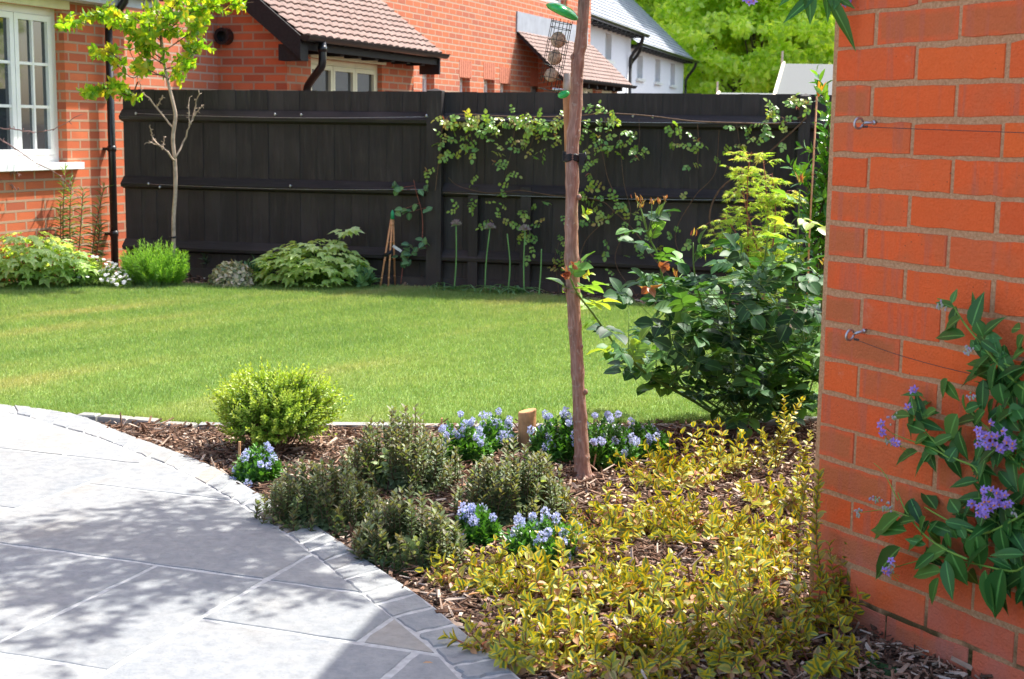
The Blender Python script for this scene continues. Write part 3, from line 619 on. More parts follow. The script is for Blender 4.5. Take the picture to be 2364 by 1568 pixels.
for (a_, b_, e_, d_, s_) in ((-.5, a1, e2z, .45, 6.2), (a1-.25, ends, e1z, .7, 6.6)):
    rp = WW.pt(a_, d_, e_)+upw*s_; q = nrm(-WV-UP*.93); n4 = [rp, rp-WU*(b_-a_), rp-WU*(b_-a_)+q*s_, rp+q*s_]; mb.raw(n4, [(0, 1, 2, 3)], [(0, 0, .4)]*4)
mb.build('roof', M_slate, white)
mb = MB(); gutter(mb, WW.pt(a1, .52, e2z), WW.pt(-.5, .52, e2z), .09); gutter(mb, WW.pt(ends, .77, e1z), WW.pt(a1-.25, .77, e1z), .09)
for a in np.arange(.3, a1, .7): WW.box(mb, a, a+.1, 0, .45, e2z-.13, e2z-.03)
for a in np.arange(a1+.2, ends, .7): WW.box(mb, a, a+.1, .25, .7, e1z-.13, e1z-.03)
mb.build('gutter', M_black, white)
for (a, d_, ez_) in ((-.05, 0, e2z), (a1-.5, 0, e2z), (a1+.5, .25, e1z)):
    mb = MB(); mb.tube(curve([WW.pt(a, d_+.52, ez_), WW.pt(a, d_+.45, ez_-.3), WW.pt(a+.0, d_+.12, ez_-.75), WW.pt(a, d_+.1, ez_-1.1)], 8), .06, 8); mb.tube([WW.pt(a, d_+.1, ez_-1.), WW.pt(a, d_+.1, 0)], .055, 8); mb.build('downpipe', M_black, white)
# ---- shed roofs at the right ----
def shed(x0, x1, ytop, xe, ybot, Y, label):
    a = at(x0, ytop, Y); b_ = at(x1, ytop+1, Y); lo = at(xe, ybot, Y-1.2); o = thing('shed', (a[0], a[1]-.6, 0), label, 'shed', None)
    zt = a[2]; zb = lo[2]; d = V(1, 0, 0); W_ = b_[0]-lo[0]; mb = MB(); pr = [(0, -1.2, zb), (0, 0, zt), (0, 1.2, zb)]
    o3 = V(lo[0], a[1], 0); xs_ = a[0]-lo[0]
    for (p, q) in ((pr[0], pr[1]), (pr[1], pr[2])):
        P0 = o3+V(0, p[1], p[2]); Q0 = o3+V(0, q[1], q[2])
        sh = lambda w_, t: V(w_, 0, 0)
        dxp = xs_*(1+p[1]/1.2); dxq = xs_*(1+q[1]/1.2)
        mb.raw([P0+V(dxp, 0, 0), P0+V(W_, 0, 0), Q0+V(W_, 0, 0), Q0+V(dxq, 0, 0)], [(0, 1, 2, 3)])
        mb.raw([P0+V(dxp, 0, -.04), P0+V(W_, 0, -.04), Q0+V(W_, 0, -.04), Q0+V(dxq, 0, -.04)], [(3, 2, 1, 0)])
    mb.build('roof', M_felt, o)
    mb = MB(); v = [o3+V(.12, -1.1, 0), o3+V(W_-.1, -1.1, 0), o3+V(W_-.1, 1.1, 0), o3+V(.12+1.9*xs_, 1.1, 0)]
    zz = zb+.0; mb.raw(v+[p+UP*zz for p in v]+[o3+V(xs_+.08, 0, zt-.06), o3+V(W_-.1, 0, zt-.06)], [(0, 1, 5, 4), (1, 2, 6, 5), (2, 3, 7, 6), (3, 0, 4, 7), (4, 8, 7), (5, 6, 9)]); mb.build('wall', plain('shed_boards', (.33, .25, .17), .8, 12), o)
    mb = MB()
    for s_ in (-1, 1): P0 = o3+V(-.03+(2*xs_ if s_ > 0 else 0), s_*1.22, zb-.05); mb.box(P0, V(-s_*xs_, -s_*1.22, zt-zb), V(.05, 0, 0), UP*.085)
    mb.box(o3+V(xs_-.05, -.04, zt-.1), V(.03, 0, 0), V(0, .05, 0), UP*.30); mb.build('bargeboard', plain('pale_bargeboard', (.66, .58, .48), .7), o)
shed(1810, 2300, 147, 1787, 225, 24., 'shed with pale grey felt roof beyond the fence, beside the brick wall corner')
shed(1660, 1790, 214, 1654, 232, 27., 'low shed whose grey ridge just shows above the fence, left of the larger shed')

# =============== FENCE ===============
fa, fb_ = g(282, 635), g(1000, 665); fd = nrm(fb_-fa); fn = V(fd[1], -fd[0], 0); fn = fn if fn[1] < 0 else -fn
WF = Wall(fa, fd, fn); FL = WF.pix(2080, 500)[0]; ZT = 1.585
m, nt, b = newmat('black_fence_paint'); vec, s = lfa(nt); mp = nd(nt, 'ShaderNodeMapping', ins={'Vector': vec, 'Scale': (9., .9, 1)}); 
av = nd(nt, 'ShaderNodeVectorMath', operation='ADD', ins={0: mp.outputs[0], 1: nd(nt, 'ShaderNodeCombineXYZ', ins={0: nd(nt, 'ShaderNodeMath', operation='MULTIPLY', ins={0: s[2], 1: 40.}).outputs[0]}).outputs[0]}).outputs[0]
n = noise(nt, 3.5, 6, av, .65); n2 = noise(nt, 2.2, 4, vec)
c = ramp(nt, n, [(.3, (.012, .010, .010)), (.55, (.026, .0205, .020)), (.78, (.065, .052, .05))]); c = mixc(nt, .3, c, ramp(nt, s[2], [(0, (.020, .017, .017)), (1, (.034, .028, .028))]))
c = mixc(nt, nd(nt, 'ShaderNodeMapRange', ins={0: n2, 1: .48, 2: .72, 3: 0., 4: .7}).outputs[0], c, (.055, .044, .042))
gz = nd(nt, 'ShaderNodeSeparateXYZ', ins={0: nd(nt, 'ShaderNodeNewGeometry').outputs['Position']}).outputs[2]
c = mixc(nt, nd(nt, 'ShaderNodeMath', operation='MULTIPLY', ins={0: nd(nt, 'ShaderNodeMapRange', ins={0: gz, 1: .0, 2: .38, 3: .8, 4: 0.}).outputs[0], 1: n2}).outputs[0], c, (.11, .085, .065))
nt.links.new(c, b.inputs['Base Color']); b.inputs['Roughness'].default_value = .62; b.inputs['Specular IOR Level'].default_value = .35; nt.links.new(bump(nt, n, .006), b.inputs['Normal']); M_fence = m
fence = thing('garden_fence', fa, 'black stained close boarded timber fence with rails and wires behind the lawn', 'fence')
gaps = [WF.pix(x, 560)[0] for x in (1099, 1117, 1190, 1229)]; gp = [WF.pix(x, 560)[0] for x in (1025,)]
mb = MB(); a = .05; bw = .145
while a < FL:
    w_ = bw*(1+rng.normal()*.05); zt = ZT+rng.normal()*.0015; nxt = a+w_; gap = 0
    for q in gaps+gp:
        if a < q <= nxt: nxt = q-.006; w_ = nxt-a; gap = .013
    d0 = rng.normal()*.001
    vv = [WF.pt(a-.02*(gap == 0 and a not in [0]), -.022+d0, .06), WF.pt(a+w_, -.010+d0, .06), WF.pt(a+w_, -.010+d0, zt), WF.pt(a-.02*(gap == 0 and True), -.022+d0, zt)]
    if gap:                                            # board edge eaten back low down: light shows through
        b0_ = a-.02
    mb.box(WF.pt(a-.012, -.030+d0, .06), WF.d*(w_+.012)+WF.n*.005, WF.n*.012, UP*(zt-.06), 0, rng.random())
    a = nxt+gap if gap else a+w_
mb.build('boards', M_fence, fence)
def zrow(x, y): return WF.pix(x, y)[1]
for zr in (zrow(700, 268)-.01, zrow(700, 430), zrow(800, 582)):
    mb = MB(); sA, sB = -.05, FL; segs = [(.04, WF.pix(992, 400)[0]), (WF.pix(1025, 400)[0], FL)]
    for (q0, q1) in segs:
        v = [(.0, zr-.055), (.055, zr-.035), (.062, zr-.01), (.0, zr+.05)]
        P_ = [WF.pt(q0, d_, z_) for d_, z_ in v]+[WF.pt(q1, d_, z_) for d_, z_ in v]
        mb.raw(P_, [(0, 1, 5, 4), (1, 2, 6, 5), (2, 3, 7, 6), (0, 3, 2, 1), (4, 5, 6, 7)], [(z_*3, q, .3) for q in (q0, q1) for d_, z_ in v])
    mb.build('rail', M_fence, fence)
for (xa, xb, yt, cap) in ((990, 1024, 210, 1), (1084, 1106, 432, 0), (1204, 1228, 432, 0), (1836, 1862, 222, 1)):
    q0 = WF.pix(xa, 500)[0]; q1 = WF.pix(xb, 500)[0]; zt = WF.pix(xa, yt)[1]; dp = .085 if cap else .058
    mb = MB(); mb.box(WF.pt(q0, -.01, 0), WF.d*(q1-q0), WF.n*dp, UP*(zt), 0, rng.random())
    if cap: mb.raw([WF.pt(q0, -.01, zt), WF.pt(q1, -.01, zt), WF.pt(q1, dp-.01, zt), WF.pt(q0, dp-.01, zt), WF.pt((q0+q1)/2, dp/2, zt+.02)], [(0, 1, 4), (1, 2, 4), (2, 3, 4), (3, 0, 4)], (0, 0, .8))
    mb.build('post', M_fence, fence)
mb = MB(); WF.box(mb, .04, FL, -.012, .014, 0, .085, 0, .2); mb.build('gravel_board', M_fence, fence)
mb = MB()
for (xa, ya, xb, yb) in ((312, 262, 990, 270), (1024, 270, 1860, 283), (1024, 445, 1860, 462), (345, 425, 990, 437)):
    p0 = WF.pix(xa, ya, .075); p1 = WF.pix(xb, yb, .075); t = np.linspace(0, 1, 12)
    mb.tube([WF.pt(p0[0]+(p1[0]-p0[0])*q, .085, p0[1]+(p1[1]-p0[1])*q-.02*math.sin(math.pi*q)) for q in t], .0016, 4)
mb.build('wire', M_metal, fence)
for (x, y) in ((316, 262), (637, 264), (697, 265), (986, 267), (1462, 268), (1508, 270), (345, 424), (371, 432), (672, 429)):
    q = WF.pix(x, y, .07); mb = MB(); mb.tube([WF.pt(q[0], .055, q[1]), WF.pt(q[0], .085, q[1])], .0035, 6); mb.ball(WF.pt(q[0], .09, q[1]), (.009, .004, .012), 8); mb.build('vine_eye', M_metal, fence)
# =============== NEAR BRICK WALL (right) ===============
WC = g(1866, 1404); wd = -V(math.sin(R(-30.4)), math.cos(R(-30.4)), 0)       # runs towards the camera, faces left
wn = V(wd[1], -wd[0], 0); wn = wn if wn[0] < 0 else -wn
WR = Wall(WC, wd, wn)
wall = thing('brick_wall', (WC[0], WC[1], 0), 'large orange red brick house wall filling the right side, its corner beside the rose bush', 'wall')
def mth(nt, op, a, b_=0., c_=0.):
    return nd(nt, 'ShaderNodeMath', operation=op, ins={0: a, 1: b_, 2: c_}).outputs[0]
m, nt, b = newmat('red_brick_unit'); vec0, s = lfa(nt)
vec = nd(nt, 'ShaderNodeVectorMath', operation='ADD', ins={0: vec0, 1: nd(nt, 'ShaderNodeCombineXYZ', ins={0: mth(nt, 'MULTIPLY', s[2], 21.), 1: mth(nt, 'MULTIPLY', s[2], 13.)}).outputs[0]}).outputs[0]
rv0 = mth(nt, 'DIVIDE', mth(nt, 'SUBTRACT', s[1], .073), .0902); row = mth(nt, 'FLOOR', rv0); rv = mth(nt, 'FRACT', rv0)
par = mth(nt, 'MULTIPLY', mth(nt, 'FLOORED_MODULO', row, 2.), -.5); par = mth(nt, 'ADD', par, .5)
ru = mth(nt, 'FRACT', mth(nt, 'ADD', mth(nt, 'DIVIDE', mth(nt, 'SUBTRACT', s[0], .012), .2768), par))
eu = mth(nt, 'MULTIPLY', mth(nt, 'MINIMUM', ru, mth(nt, 'SUBTRACT', 1., ru)), 3.07); ev = mth(nt, 'MINIMUM', rv, mth(nt, 'SUBTRACT', 1., rv)); ed_ = mth(nt, 'MINIMUM', eu, ev)
ed_ = mth(nt, 'MULTIPLY_ADD', noise(nt, 22., 3, vec), .22, ed_)
c = ramp(nt, s[2], [(0, (.78, .095, .016)), (.25, (.90, .14, .018)), (.45, (.80, .105, .020)), (.6, (.90, .125, .018)), (1, (.82, .12, .022))])
bl = noise(nt, 7., 3, vec, .5); core = nd(nt, 'ShaderNodeMath', operation='MULTIPLY', ins={0: nd(nt, 'ShaderNodeMapRange', ins={0: bl, 1: .42, 2: .56, 3: 0., 4: 1.}).outputs[0], 1: nd(nt, 'ShaderNodeMapRange', ins={0: s[2], 1: .35, 2: .6, 3: .12, 4: .85}).outputs[0]}).outputs[0]
rim = nd(nt, 'ShaderNodeMapRange', ins={0: ed_, 1: .22, 2: .36, 3: 0., 4: 1.}).outputs[0]; kind_ = nd(nt, 'ShaderNodeMapRange', ins={0: s[2], 1: .58, 2: .76, 3: .0, 4: .85}).outputs[0]
c = mixc(nt, mth(nt, 'MULTIPLY', core, .55), c, (.46, .14, .055))
c = mixc(nt, mth(nt, 'MULTIPLY', rim, kind_), mixc(nt, mth(nt, 'MULTIPLY', kind_, .4), c, (.70, .13, .06)), mixc(nt, noise(nt, 9., 3, vec), (.38, .125, .045), (.52, .145, .045)))
sv_ = nd(nt, 'ShaderNodeMapping', ins={'Vector': vec, 'Scale': (30., 2.0, 1)}); stk = nd(nt, 'ShaderNodeMapRange', ins={0: noise(nt, 1., 3, sv_.outputs[0]), 1: .52, 2: .62, 3: 0., 4: .55}).outputs[0]; stk = mth(nt, 'MULTIPLY', stk, nd(nt, 'ShaderNodeMapRange', ins={0: s[2], 1: .3, 2: .45, 3: 0., 4: 1.}).outputs[0]); c = mixc(nt, stk, c, (.48, .13, .085))
cl_ = nd(nt, 'ShaderNodeMapRange', ins={0: noise(nt, 3.2, 6, vec, .7), 1: .5, 2: .68, 3: 0., 4: .3}).outputs[0]; c = mixc(nt, cl_, c, (.66, .17, .07))
pl_ = nd(nt, 'ShaderNodeMapRange', ins={0: noise(nt, 11., 5, vec, .75), 1: .62, 2: .78, 3: 0., 4: .5}).outputs[0]; c = mixc(nt, pl_, c, (.72, .34, .22))
n2 = noise(nt, 160., 4, vec); c = mixc(nt, .28, c, mixc(nt, n2, (.35, .06, .02), (.8, .25, .12)))
low = nd(nt, 'ShaderNodeMapRange', ins={0: s[1], 1: .08, 2: .30, 3: .55, 4: 0.}).outputs[0]; lown = nd(nt, 'ShaderNodeMath', operation='MULTIPLY', ins={0: low, 1: nd(nt, 'ShaderNodeMapRange', ins={0: noise(nt, 5., 5, vec0), 1: .3, 2: .7}).outputs[0]}).outputs[0]
c = mixc(nt, lown, c, (.46, .22, .19))
sp_ = nd(nt, 'ShaderNodeTexVoronoi', ins={'Vector': vec, 'Scale': 55.}); dots = nd(nt, 'ShaderNodeMapRange', ins={0: sp_.outputs[0], 1: .05, 2: .13, 3: .7, 4: 0.}).outputs[0]
dm = nd(nt, 'ShaderNodeMath', operation='MULTIPLY', ins={0: dots, 1: nd(nt, 'ShaderNodeMapRange', ins={0: noise(nt, 4., 2, vec), 1: .55, 2: .62}).outputs[0]}).outputs[0]; c = mixc(nt, dm, c, (.08, .03, .03))
nt.links.new(c, b.inputs['Base Color']); b.inputs['Roughness'].default_value = .85; b.inputs['Specular IOR Level'].default_value = .2
nt.links.new(bump(nt, nd(nt, 'ShaderNodeMath', operation='MULTIPLY_ADD', ins={0: n2, 1: .6, 2: noise(nt, 18., 5, vec)}).outputs[0], .007), b.inputs['Normal']); M_unit = m
m, nt, b = newmat('sandy_mortar'); vec, s = lfa(nt); n = noise(nt, 120., 5, vec, .7); n2 = noise(nt, 10., 4, vec)
c = ramp(nt, n, [(.3, (.34, .175, .085)), (.5, (.49, .275, .145)), (.72, (.64, .41, .24))]); 
moss = nd(nt, 'ShaderNodeMath', operation='MULTIPLY', ins={0: nd(nt, 'ShaderNodeMapRange', ins={0: s[1], 1: .06, 2: .17, 3: 1., 4: 0.}).outputs[0], 1: nd(nt, 'ShaderNodeMapRange', ins={0: n2, 1: .4, 2: .55}).outputs[0]}).outputs[0]
c = mixc(nt, moss, c, (.05, .045, .015)); nt.links.new(c, b.inputs['Base Color']); b.inputs['Roughness'].default_value = .95; b.inputs['Specular IOR Level'].default_value = .1
nt.links.new(bump(nt, n, .003), b.inputs['Normal']); M_mortar = m
BG, BP, BT = .0902, .2768, 2.75
mb = MB(); X1 = 4.2; rows = int((BT-.073)/BG)+1
def brick(a0, a1, z0, z1, out=.0028):
    j = lambda k=.0018: rng.normal()*k
    a0 += j(); a1 += j(); z0 += j(); z1 += j(); rn = rng.random(); n_ = max(2, int((a1-a0)/.035)); nz = 3
    e = .0018; out += rng.normal()*.0007
    As = np.r_[a0, a0+e, np.linspace(a0, a1, n_+1)[1:-1], a1-e, a1]; Zs = np.r_[z0, z0+e, (z0+z1)/2, z1-e, z1]
    v = []; lf = []
    for ia, a in enumerate(As):
        for iz, z in enumerate(Zs):
            edge = ia in (0, len(As)-1) or iz in (0, len(Zs)-1); zz = z; aa = a
            if iz in (0, 1): zz += rn_j[ia % 8]*.0013
            if iz in (3, 4): zz += rn_j[(ia+3) % 8]*.0013
            v.append(WR.pt(aa, -.002 if edge else out, zz)); lf.append((a, z, rn))
    m_ = len(Zs); F = [(i*m_+k, (i+1)*m_+k, (i+1)*m_+k+1, i*m_+k+1) for i in range(len(As)-1) for k in range(m_-1)]
    mb.raw(v, F, lf, 0)
for r_ in range(-2, rows):
    z0 = .073+BG*r_+.0062; z1 = z0+BG-.0124; a = .012; first = True; half = r_ % 2 == 0
    while a < X1:
        w_ = (BP/2 if (half and first) else BP) + (0.006 if first and not half else 0); first = False; rn_j = rng.normal(size=8)
        brick(a+.006, a+w_-.006, z0, z1); a += w_
# return face round the corner and the body of the wall
WQ = Wall(WR.pt(0, 0, 0), -wn, -wd)
for r_ in range(-2, rows):
    z0 = .073+BG*r_+.0062; z1 = z0+BG-.0124; a = -.001; half = r_ % 2 == 1; first = True
    WRs = WR; WR = WQ
    while a < 1.2: w_ = BP/2 if (half and first) else BP; first = False; rn_j = rng.normal(size=8); brick(a+.006, a+w_-.006, z0, z1); a += w_
    WR = WRs
mb.build('bricks', M_unit, wall)
mb = MB(); WR.face(mb, .0, X1, -.1, BT, dep=0); mb.lf[-1] = mb.lf[-1]-[50, 10, 0]
mb.box(WR.pt(0.0, -.001, -.1), wd*X1, -wn*2.6, UP*(BT+.1))
mb.build('mortar', M_mortar, wall)
# narrow canopy added at the wall, unseen above the frame, to shade the patio corner
P4 = [(.99, 4.97), (.84, 4.25), (1.38, 2.8), (1.75, 2.35), (1.64, 3.2), (1.34, 4.3)]
mb = MB(); mb.poly([(x, y) for x, y in P4], 2.62, 2.74); 
mb.build('added_shade_canopy', M_felt, wall)
for (xa, ya, xb, yb) in ((575, 860, 748, 850), (495, 415, 658, 378)):
    pass
zA = lambda x, y: ((2743+x/2.614)*.66723, (100+y/2.614)*.66723)
zB = lambda x, y: ((2743+x/2.614)*.66723, (1000+y/2.614)*.66723)
zC = lambda x, y: ((2743+x/2.614)*.66723, (1750+y/2.614)*.66723)
def onW(x, y, off=.0): a, z = WR.pix(x, y, off); return WR.pt(a, off, z)
M_wire = plain('dull_wire', (.07, .055, .05), .7)
for (f_, ring_, tip_, wl, lab) in ((zA, (605, 855), (742, 848), [(640, 885), (1100, 905), (2091, 940), (2500, 955)], 'upper galvanised eye screw in the brick wall, holding a level wire'),
                                   (zB, (525, 415), (650, 378), [(560, 455), (960, 598), (1530, 750), (2300, 900)], 'lower galvanised eye screw in the brick wall, holding a sloping wire')):
    p = onW(*f_(*tip_), .004); q = onW(*f_(*ring_), .05); o = thing('vine_eye', p, lab, 'eye screw')
    mb = MB(); d = nrm(q-p); mb.tube([p-wn*.02, p, q-d*.012], .0038, 8); cc = q+d*.003; t = np.linspace(.3, 2*math.pi-.2, 16); sx = nrm(wd*.7+d*.7)
    mb.tube([cc-d*np.cos(a)*.013+UP*np.sin(a)*.013 for a in t], .0035, 6); mb.tube([p-d*.001, p+d*.006], .0062, 8); mb.build('screw', M_metal, o)
    mb = MB(); pts = [onW(*f_(*w_), .045-.02*i/3) for i, w_ in enumerate(wl)]; mb.tube(curve(pts, 20), .0009, 4); mb.build('wire', M_wire, o); mb = MB()
    for k in range(3): mb.ball(pts[0]+wd*.006*k, (.003, .003, .004), 6)
    mb.build('wire_knot', M_wire, o)

# =============== PLANT MATERIALS ===============
M_stemg = plain('green_stem', (.13, .24, .05), .6, 40, .2)
M_stemb = plain('brown_stem', (.13, .075, .045), .75, 50, .3, .001)
M_stemr = plain('reddish_stem', (.30, .09, .06), .6, 50, .3)
m, nt, b = newmat('young_tree_bark'); vec, s = lfa(nt); mp = nd(nt, 'ShaderNodeMapping', ins={'Vector': vec, 'Scale': (1.2, 9, 1)}); n = noise(nt, 2.5, 5, mp.outputs[0]); n2 = noise(nt, 60., 4)
c = ramp(nt, n, [(.3, (.22, .12, .085)), (.5, (.32, .18, .13)), (.7, (.42, .27, .21))]); c = mixc(nt, nd(nt, 'ShaderNodeMapRange', ins={0: n2, 1: .6, 2: .72, 3: 0., 4: .7}).outputs[0], c, (.45, .42, .36))
c = mixc(nt, nd(nt, 'ShaderNodeMapRange', ins={0: noise(nt, 9., 3), 1: .5, 2: .8, 3: 0., 4: .6}).outputs[0], c, (.10, .05, .035))
nt.links.new(c, b.inputs['Base Color']); b.inputs['Roughness'].default_value = .6; b.inputs['Specular IOR Level'].default_value = .3; nt.links.new(bump(nt, nd(nt, 'ShaderNodeMath', operation='MULTIPLY_ADD', ins={0: n2, 1: .5, 2: n}).outputs[0], .005), b.inputs['Normal']); M_bark2 = m
M_paleb = plain('pale_sapling_bark', (.42, .32, .24), .7, 30, .3, .002)
M_farbark = plain('tree_bark', (.10, .075, .055), .9, 10, .3, .02)
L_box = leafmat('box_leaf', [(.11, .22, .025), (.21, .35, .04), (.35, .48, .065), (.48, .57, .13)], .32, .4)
L_hebe = leafmat('hebe_leaf', [(.05, .085, .035), (.10, .15, .065), (.17, .22, .10), (.16, .13, .08), (.38, .48, .22)], .3, .5, .5, .3)
L_cean = leafmat('dark_glossy_leaf', [(.03, .10, .018), (.065, .19, .03), (.13, .32, .05)], .28, .32, .3, .5)
L_rose = leafmat('rose_leaf', [(.016, .055, .022), (.028, .09, .032), (.055, .15, .045), (.12, .27, .05)], .30, .5, .5, .25)
L_rosel = leafmat('rose_leaf_young', [(.12, .26, .05), (.22, .38, .07), (.34, .40, .07)], .4, .35, .5)
L_bronze = leafmat('bronze_young_leaf', [(.26, .06, .05), (.32, .16, .08), (.30, .30, .09)], .4, .4, .4)
L_sol = leafmat('climber_leaf', [(.025, .09, .02), (.04, .15, .03), (.07, .21, .04), (.12, .30, .06)], .28, .42, 1., .35)
L_acer = leafmat('maple_leaf', [(.20, .38, .05), (.38, .54, .08), (.56, .64, .20), (.52, .38, .14)], .5, .45)
L_sap = leafmat('sapling_leaf', [(.10, .27, .02), (.22, .43, .03), (.38, .54, .04), (.52, .42, .05)], .5, .35, .4)
L_far = leafmat('tree_leaf', [(.20, .36, .05), (.44, .60, .08), (.66, .76, .16), (.86, .88, .45)], .62, .5)
L_far2 = leafmat('tree_leaf_dark', [(.18, .34, .05), (.42, .58, .08), (.70, .78, .26)], .62, .5)
L_pale = leafmat('pale_lobed_leaf', [(.24, .42, .09), (.44, .58, .22), (.64, .74, .42)], .45, .6, .5)
L_lav = leafmat('fine_green_leaf', [(.14, .34, .03), (.24, .48, .06), (.36, .58, .12)], .4, .5)
L_grey = leafmat('grey_green_leaf', [(.07, .12, .06), (.13, .19, .10), (.22, .30, .18)], .2, .6)
L_daisy = leafmat('daisy_leaf', [(.10, .19, .03), (.20, .32, .06), (.30, .40, .10)], .3, .6)
L_host = leafmat('blue_green_leaf', [(.07, .16, .08), (.12, .24, .10), (.17, .32, .12)], .3, .45, 1.)
L_lily = leafmat('lily_leaf', [(.05, .14, .04), (.10, .22, .06), (.24, .36, .05)], .3, .45)
L_bay = leafmat('glossy_bay_leaf', [(.03, .12, .02), (.08, .24, .03), (.22, .42, .04)], .3, .22, .6, .7)
L_orange = leafmat('orange_shoot', [(.65, .20, .03), (.75, .35, .05)], .4, .4)
L_fcl = leafmat('climbing_rose_leaf', [(.07, .19, .04), (.14, .30, .07), (.28, .44, .07), (.42, .26, .09)], .35, .35, .4, .5)
L_white = leafmat('white_petal', [(.80, .80, .78), (.85, .8, .8)], .3, .6, 0, .4, (1, 1, 1))
L_purple = leafmat('violet_petal', [(.30, .17, .62), (.42, .26, .78), (.52, .38, .85)], .25, .5, .4, .4, (1, 1, 1))
L_blue = leafmat('ceanothus_flower', [(.42, .46, .70), (.55, .59, .82), (.68, .71, .90)], .25, .7, 0, .4, (1, 1, 1))
L_mauve = leafmat('allium_flower', [(.32, .18, .26), (.42, .36, .34), (.36, .48, .24)], .2, .6, 0, .4, (1, 1, 1))
M_orange = plain('orange_anther', (.85, .32, .02), .5)
M_blackr = plain('black_rubber_tie', (.018, .018, .02), .5, 30, .3)
M_cap = plain('green_cane_cap', (.03, .28, .12), .4)
M_tagw = plain('white_plant_tag', (.62, .62, .60), .5)
M_ball = plain('seed_fat_ball', (.42, .30, .20), .9, 120, .5, .01)
m, nt, b = newmat('variegated_leaf'); vec, s = lfa(nt); ab = nd(nt, 'ShaderNodeMath', operation='ABSOLUTE', ins={0: s[0]}).outputs[0]
e1 = nd(nt, 'ShaderNodeMath', operation='MULTIPLY_ADD', ins={0: noise(nt, 60., 2), 1: .5, 2: ab}).outputs[0]
yel = ramp(nt, s[2], [(0, (.48, .35, .02)), (.4, (.60, .47, .022)), (.68, (.48, .46, .03)), (.84, (.55, .48, .20)), (.94, (.46, .30, .14)), (1, (.36, .17, .09))]); gre = ramp(nt, s[2], [(0, (.16, .22, .04)), (.45, (.11, .20, .05)), (.75, (.34, .38, .10)), (1, (.22, .16, .08))])
c = mixc(nt, nd(nt, 'ShaderNodeMapRange', ins={0: e1, 1: .58, 2: .74}).outputs[0], gre, yel)
nt.links.new(c, b.inputs['Base Color']); b.inputs['Roughness'].default_value = .42; b.inputs['Specular IOR Level'].default_value = .35
tr = nd(nt, 'ShaderNodeBsdfTranslucent'); nt.links.new(mixc(nt, 1., c, (1.1, 1.05, .6), 'MULTIPLY'), tr.inputs[0])
nt.links.new(nd(nt, 'ShaderNodeMixShader', ins={0: .3, 1: b.outputs[0], 2: tr.outputs[0]}).outputs[0], nt.nodes['Material Output'].inputs[0]); L_var = m
L_dead = leafmat('dry_brown_leaf', [(.42, .20, .10), (.55, .33, .18), (.48, .16, .08)], .2, .6)

# =============== TREES BEYOND ===============
def far_tree(x, Y, hgt, wid, n, mat, label, leaf=.20, low=.12, seed=0, z=0.):
    hgt *= 1.35; wid *= 1.1; n = int(n*2.1)
    base = V(x, Y, z); o = thing('tree', base, label, 'tree', 'broadleaf trees behind the houses'); tb = MB(); lb = MB()
    tb.tube(curve([base, base+V(.1, .1, hgt*.35), base+V(-.2, .1, hgt*.8)], 8), np.linspace(wid*.022, wid*.006, 8), 8)
    nb = 26; dirs = rdir(nb, .25); cen = base+UP*hgt*.56; tips = []
    for k in range(nb):
        e = cen+dirs[k]*V(wid*.45, wid*.45, hgt*.42)*rng.uniform(.6, 1.); 
        if e[2] < base[2]+hgt*low: e[2] = base[2]+hgt*(low+.1*rng.random())
        st_ = base+UP*hgt*rng.uniform(.15, .6); tb.tube(curve([st_, (st_+e)/2+V(0, 0, hgt*.04), e], 6), np.linspace(wid*.008, wid*.002, 6), 5, cap=False); tips.append(e)
    tb.build('trunk', M_farbark, o)
    nc = 420; ti = rng.integers(0, nb, nc); tips = np.array(tips); cc = tips[ti]+rng.normal(size=(nc, 3))*V(wid*.13, wid*.13, hgt*.1); cs = rng.uniform(.5, 1.3, nc)*wid*.07; cr = rng.random(nc)
    ci = rng.integers(0, nc, n); dd = rdir(n); P = cc[ci]+dd*(rng.random(n)**.4*cs[ci])[:, None]*V(1, 1, .7)
    lb.inst(DIA, P, nrm(rdir(n)+V(0, 0, -.2)), nrm(dd*.6+rdir(n)*.6+V(0, 0, .5)), leaf*rng.uniform(.7, 1.3, n), leaf*rng.uniform(.6, 1.1, n), np.clip(rng.random(n)*.55+cr[ci]*.35+.1, 0, 1), smooth=False)
    lb.build('crown', mat, o); return o
for i, (px, Y, h_, w_, n_, mt, lb_) in enumerate([(1440, 86, 19, 15, 26000, L_far, 'bright green leafy tree rising behind the slate roof of the white house'),
    (1610, 82, 15.5, 14, 30000, L_far, 'yellow green tree just right of the white house, below the patch of sky'),
    (1745, 76, 20, 15, 34000, L_far2, 'tall mid green tree in the middle of the treeline, above the low shed ridge'),
    (1900, 70, 19, 14, 30000, L_far2, 'deep green tree partly hidden by the brick wall, behind the grey felt shed'),
    (1740, 66, 6.0, 8, 16000, L_far, 'low bright bushy tree in front of the treeline, left of the large shed roof'),
    (1330, 92, 19, 13, 9000, L_far, 'green tree whose top is hidden behind the slate roof and tree trunk')]):
    q = at(px, 300, Y); far_tree(q[0], Y, h_, w_, n_, mt, lb_, .32, .04)
for (x, y, h_) in ((15., 19., 8.5), (19., 11., 8.)): far_tree(x, y, h_, 7, 9000, L_far2, 'green tree standing out of frame to the right of the garden', .16, .15)

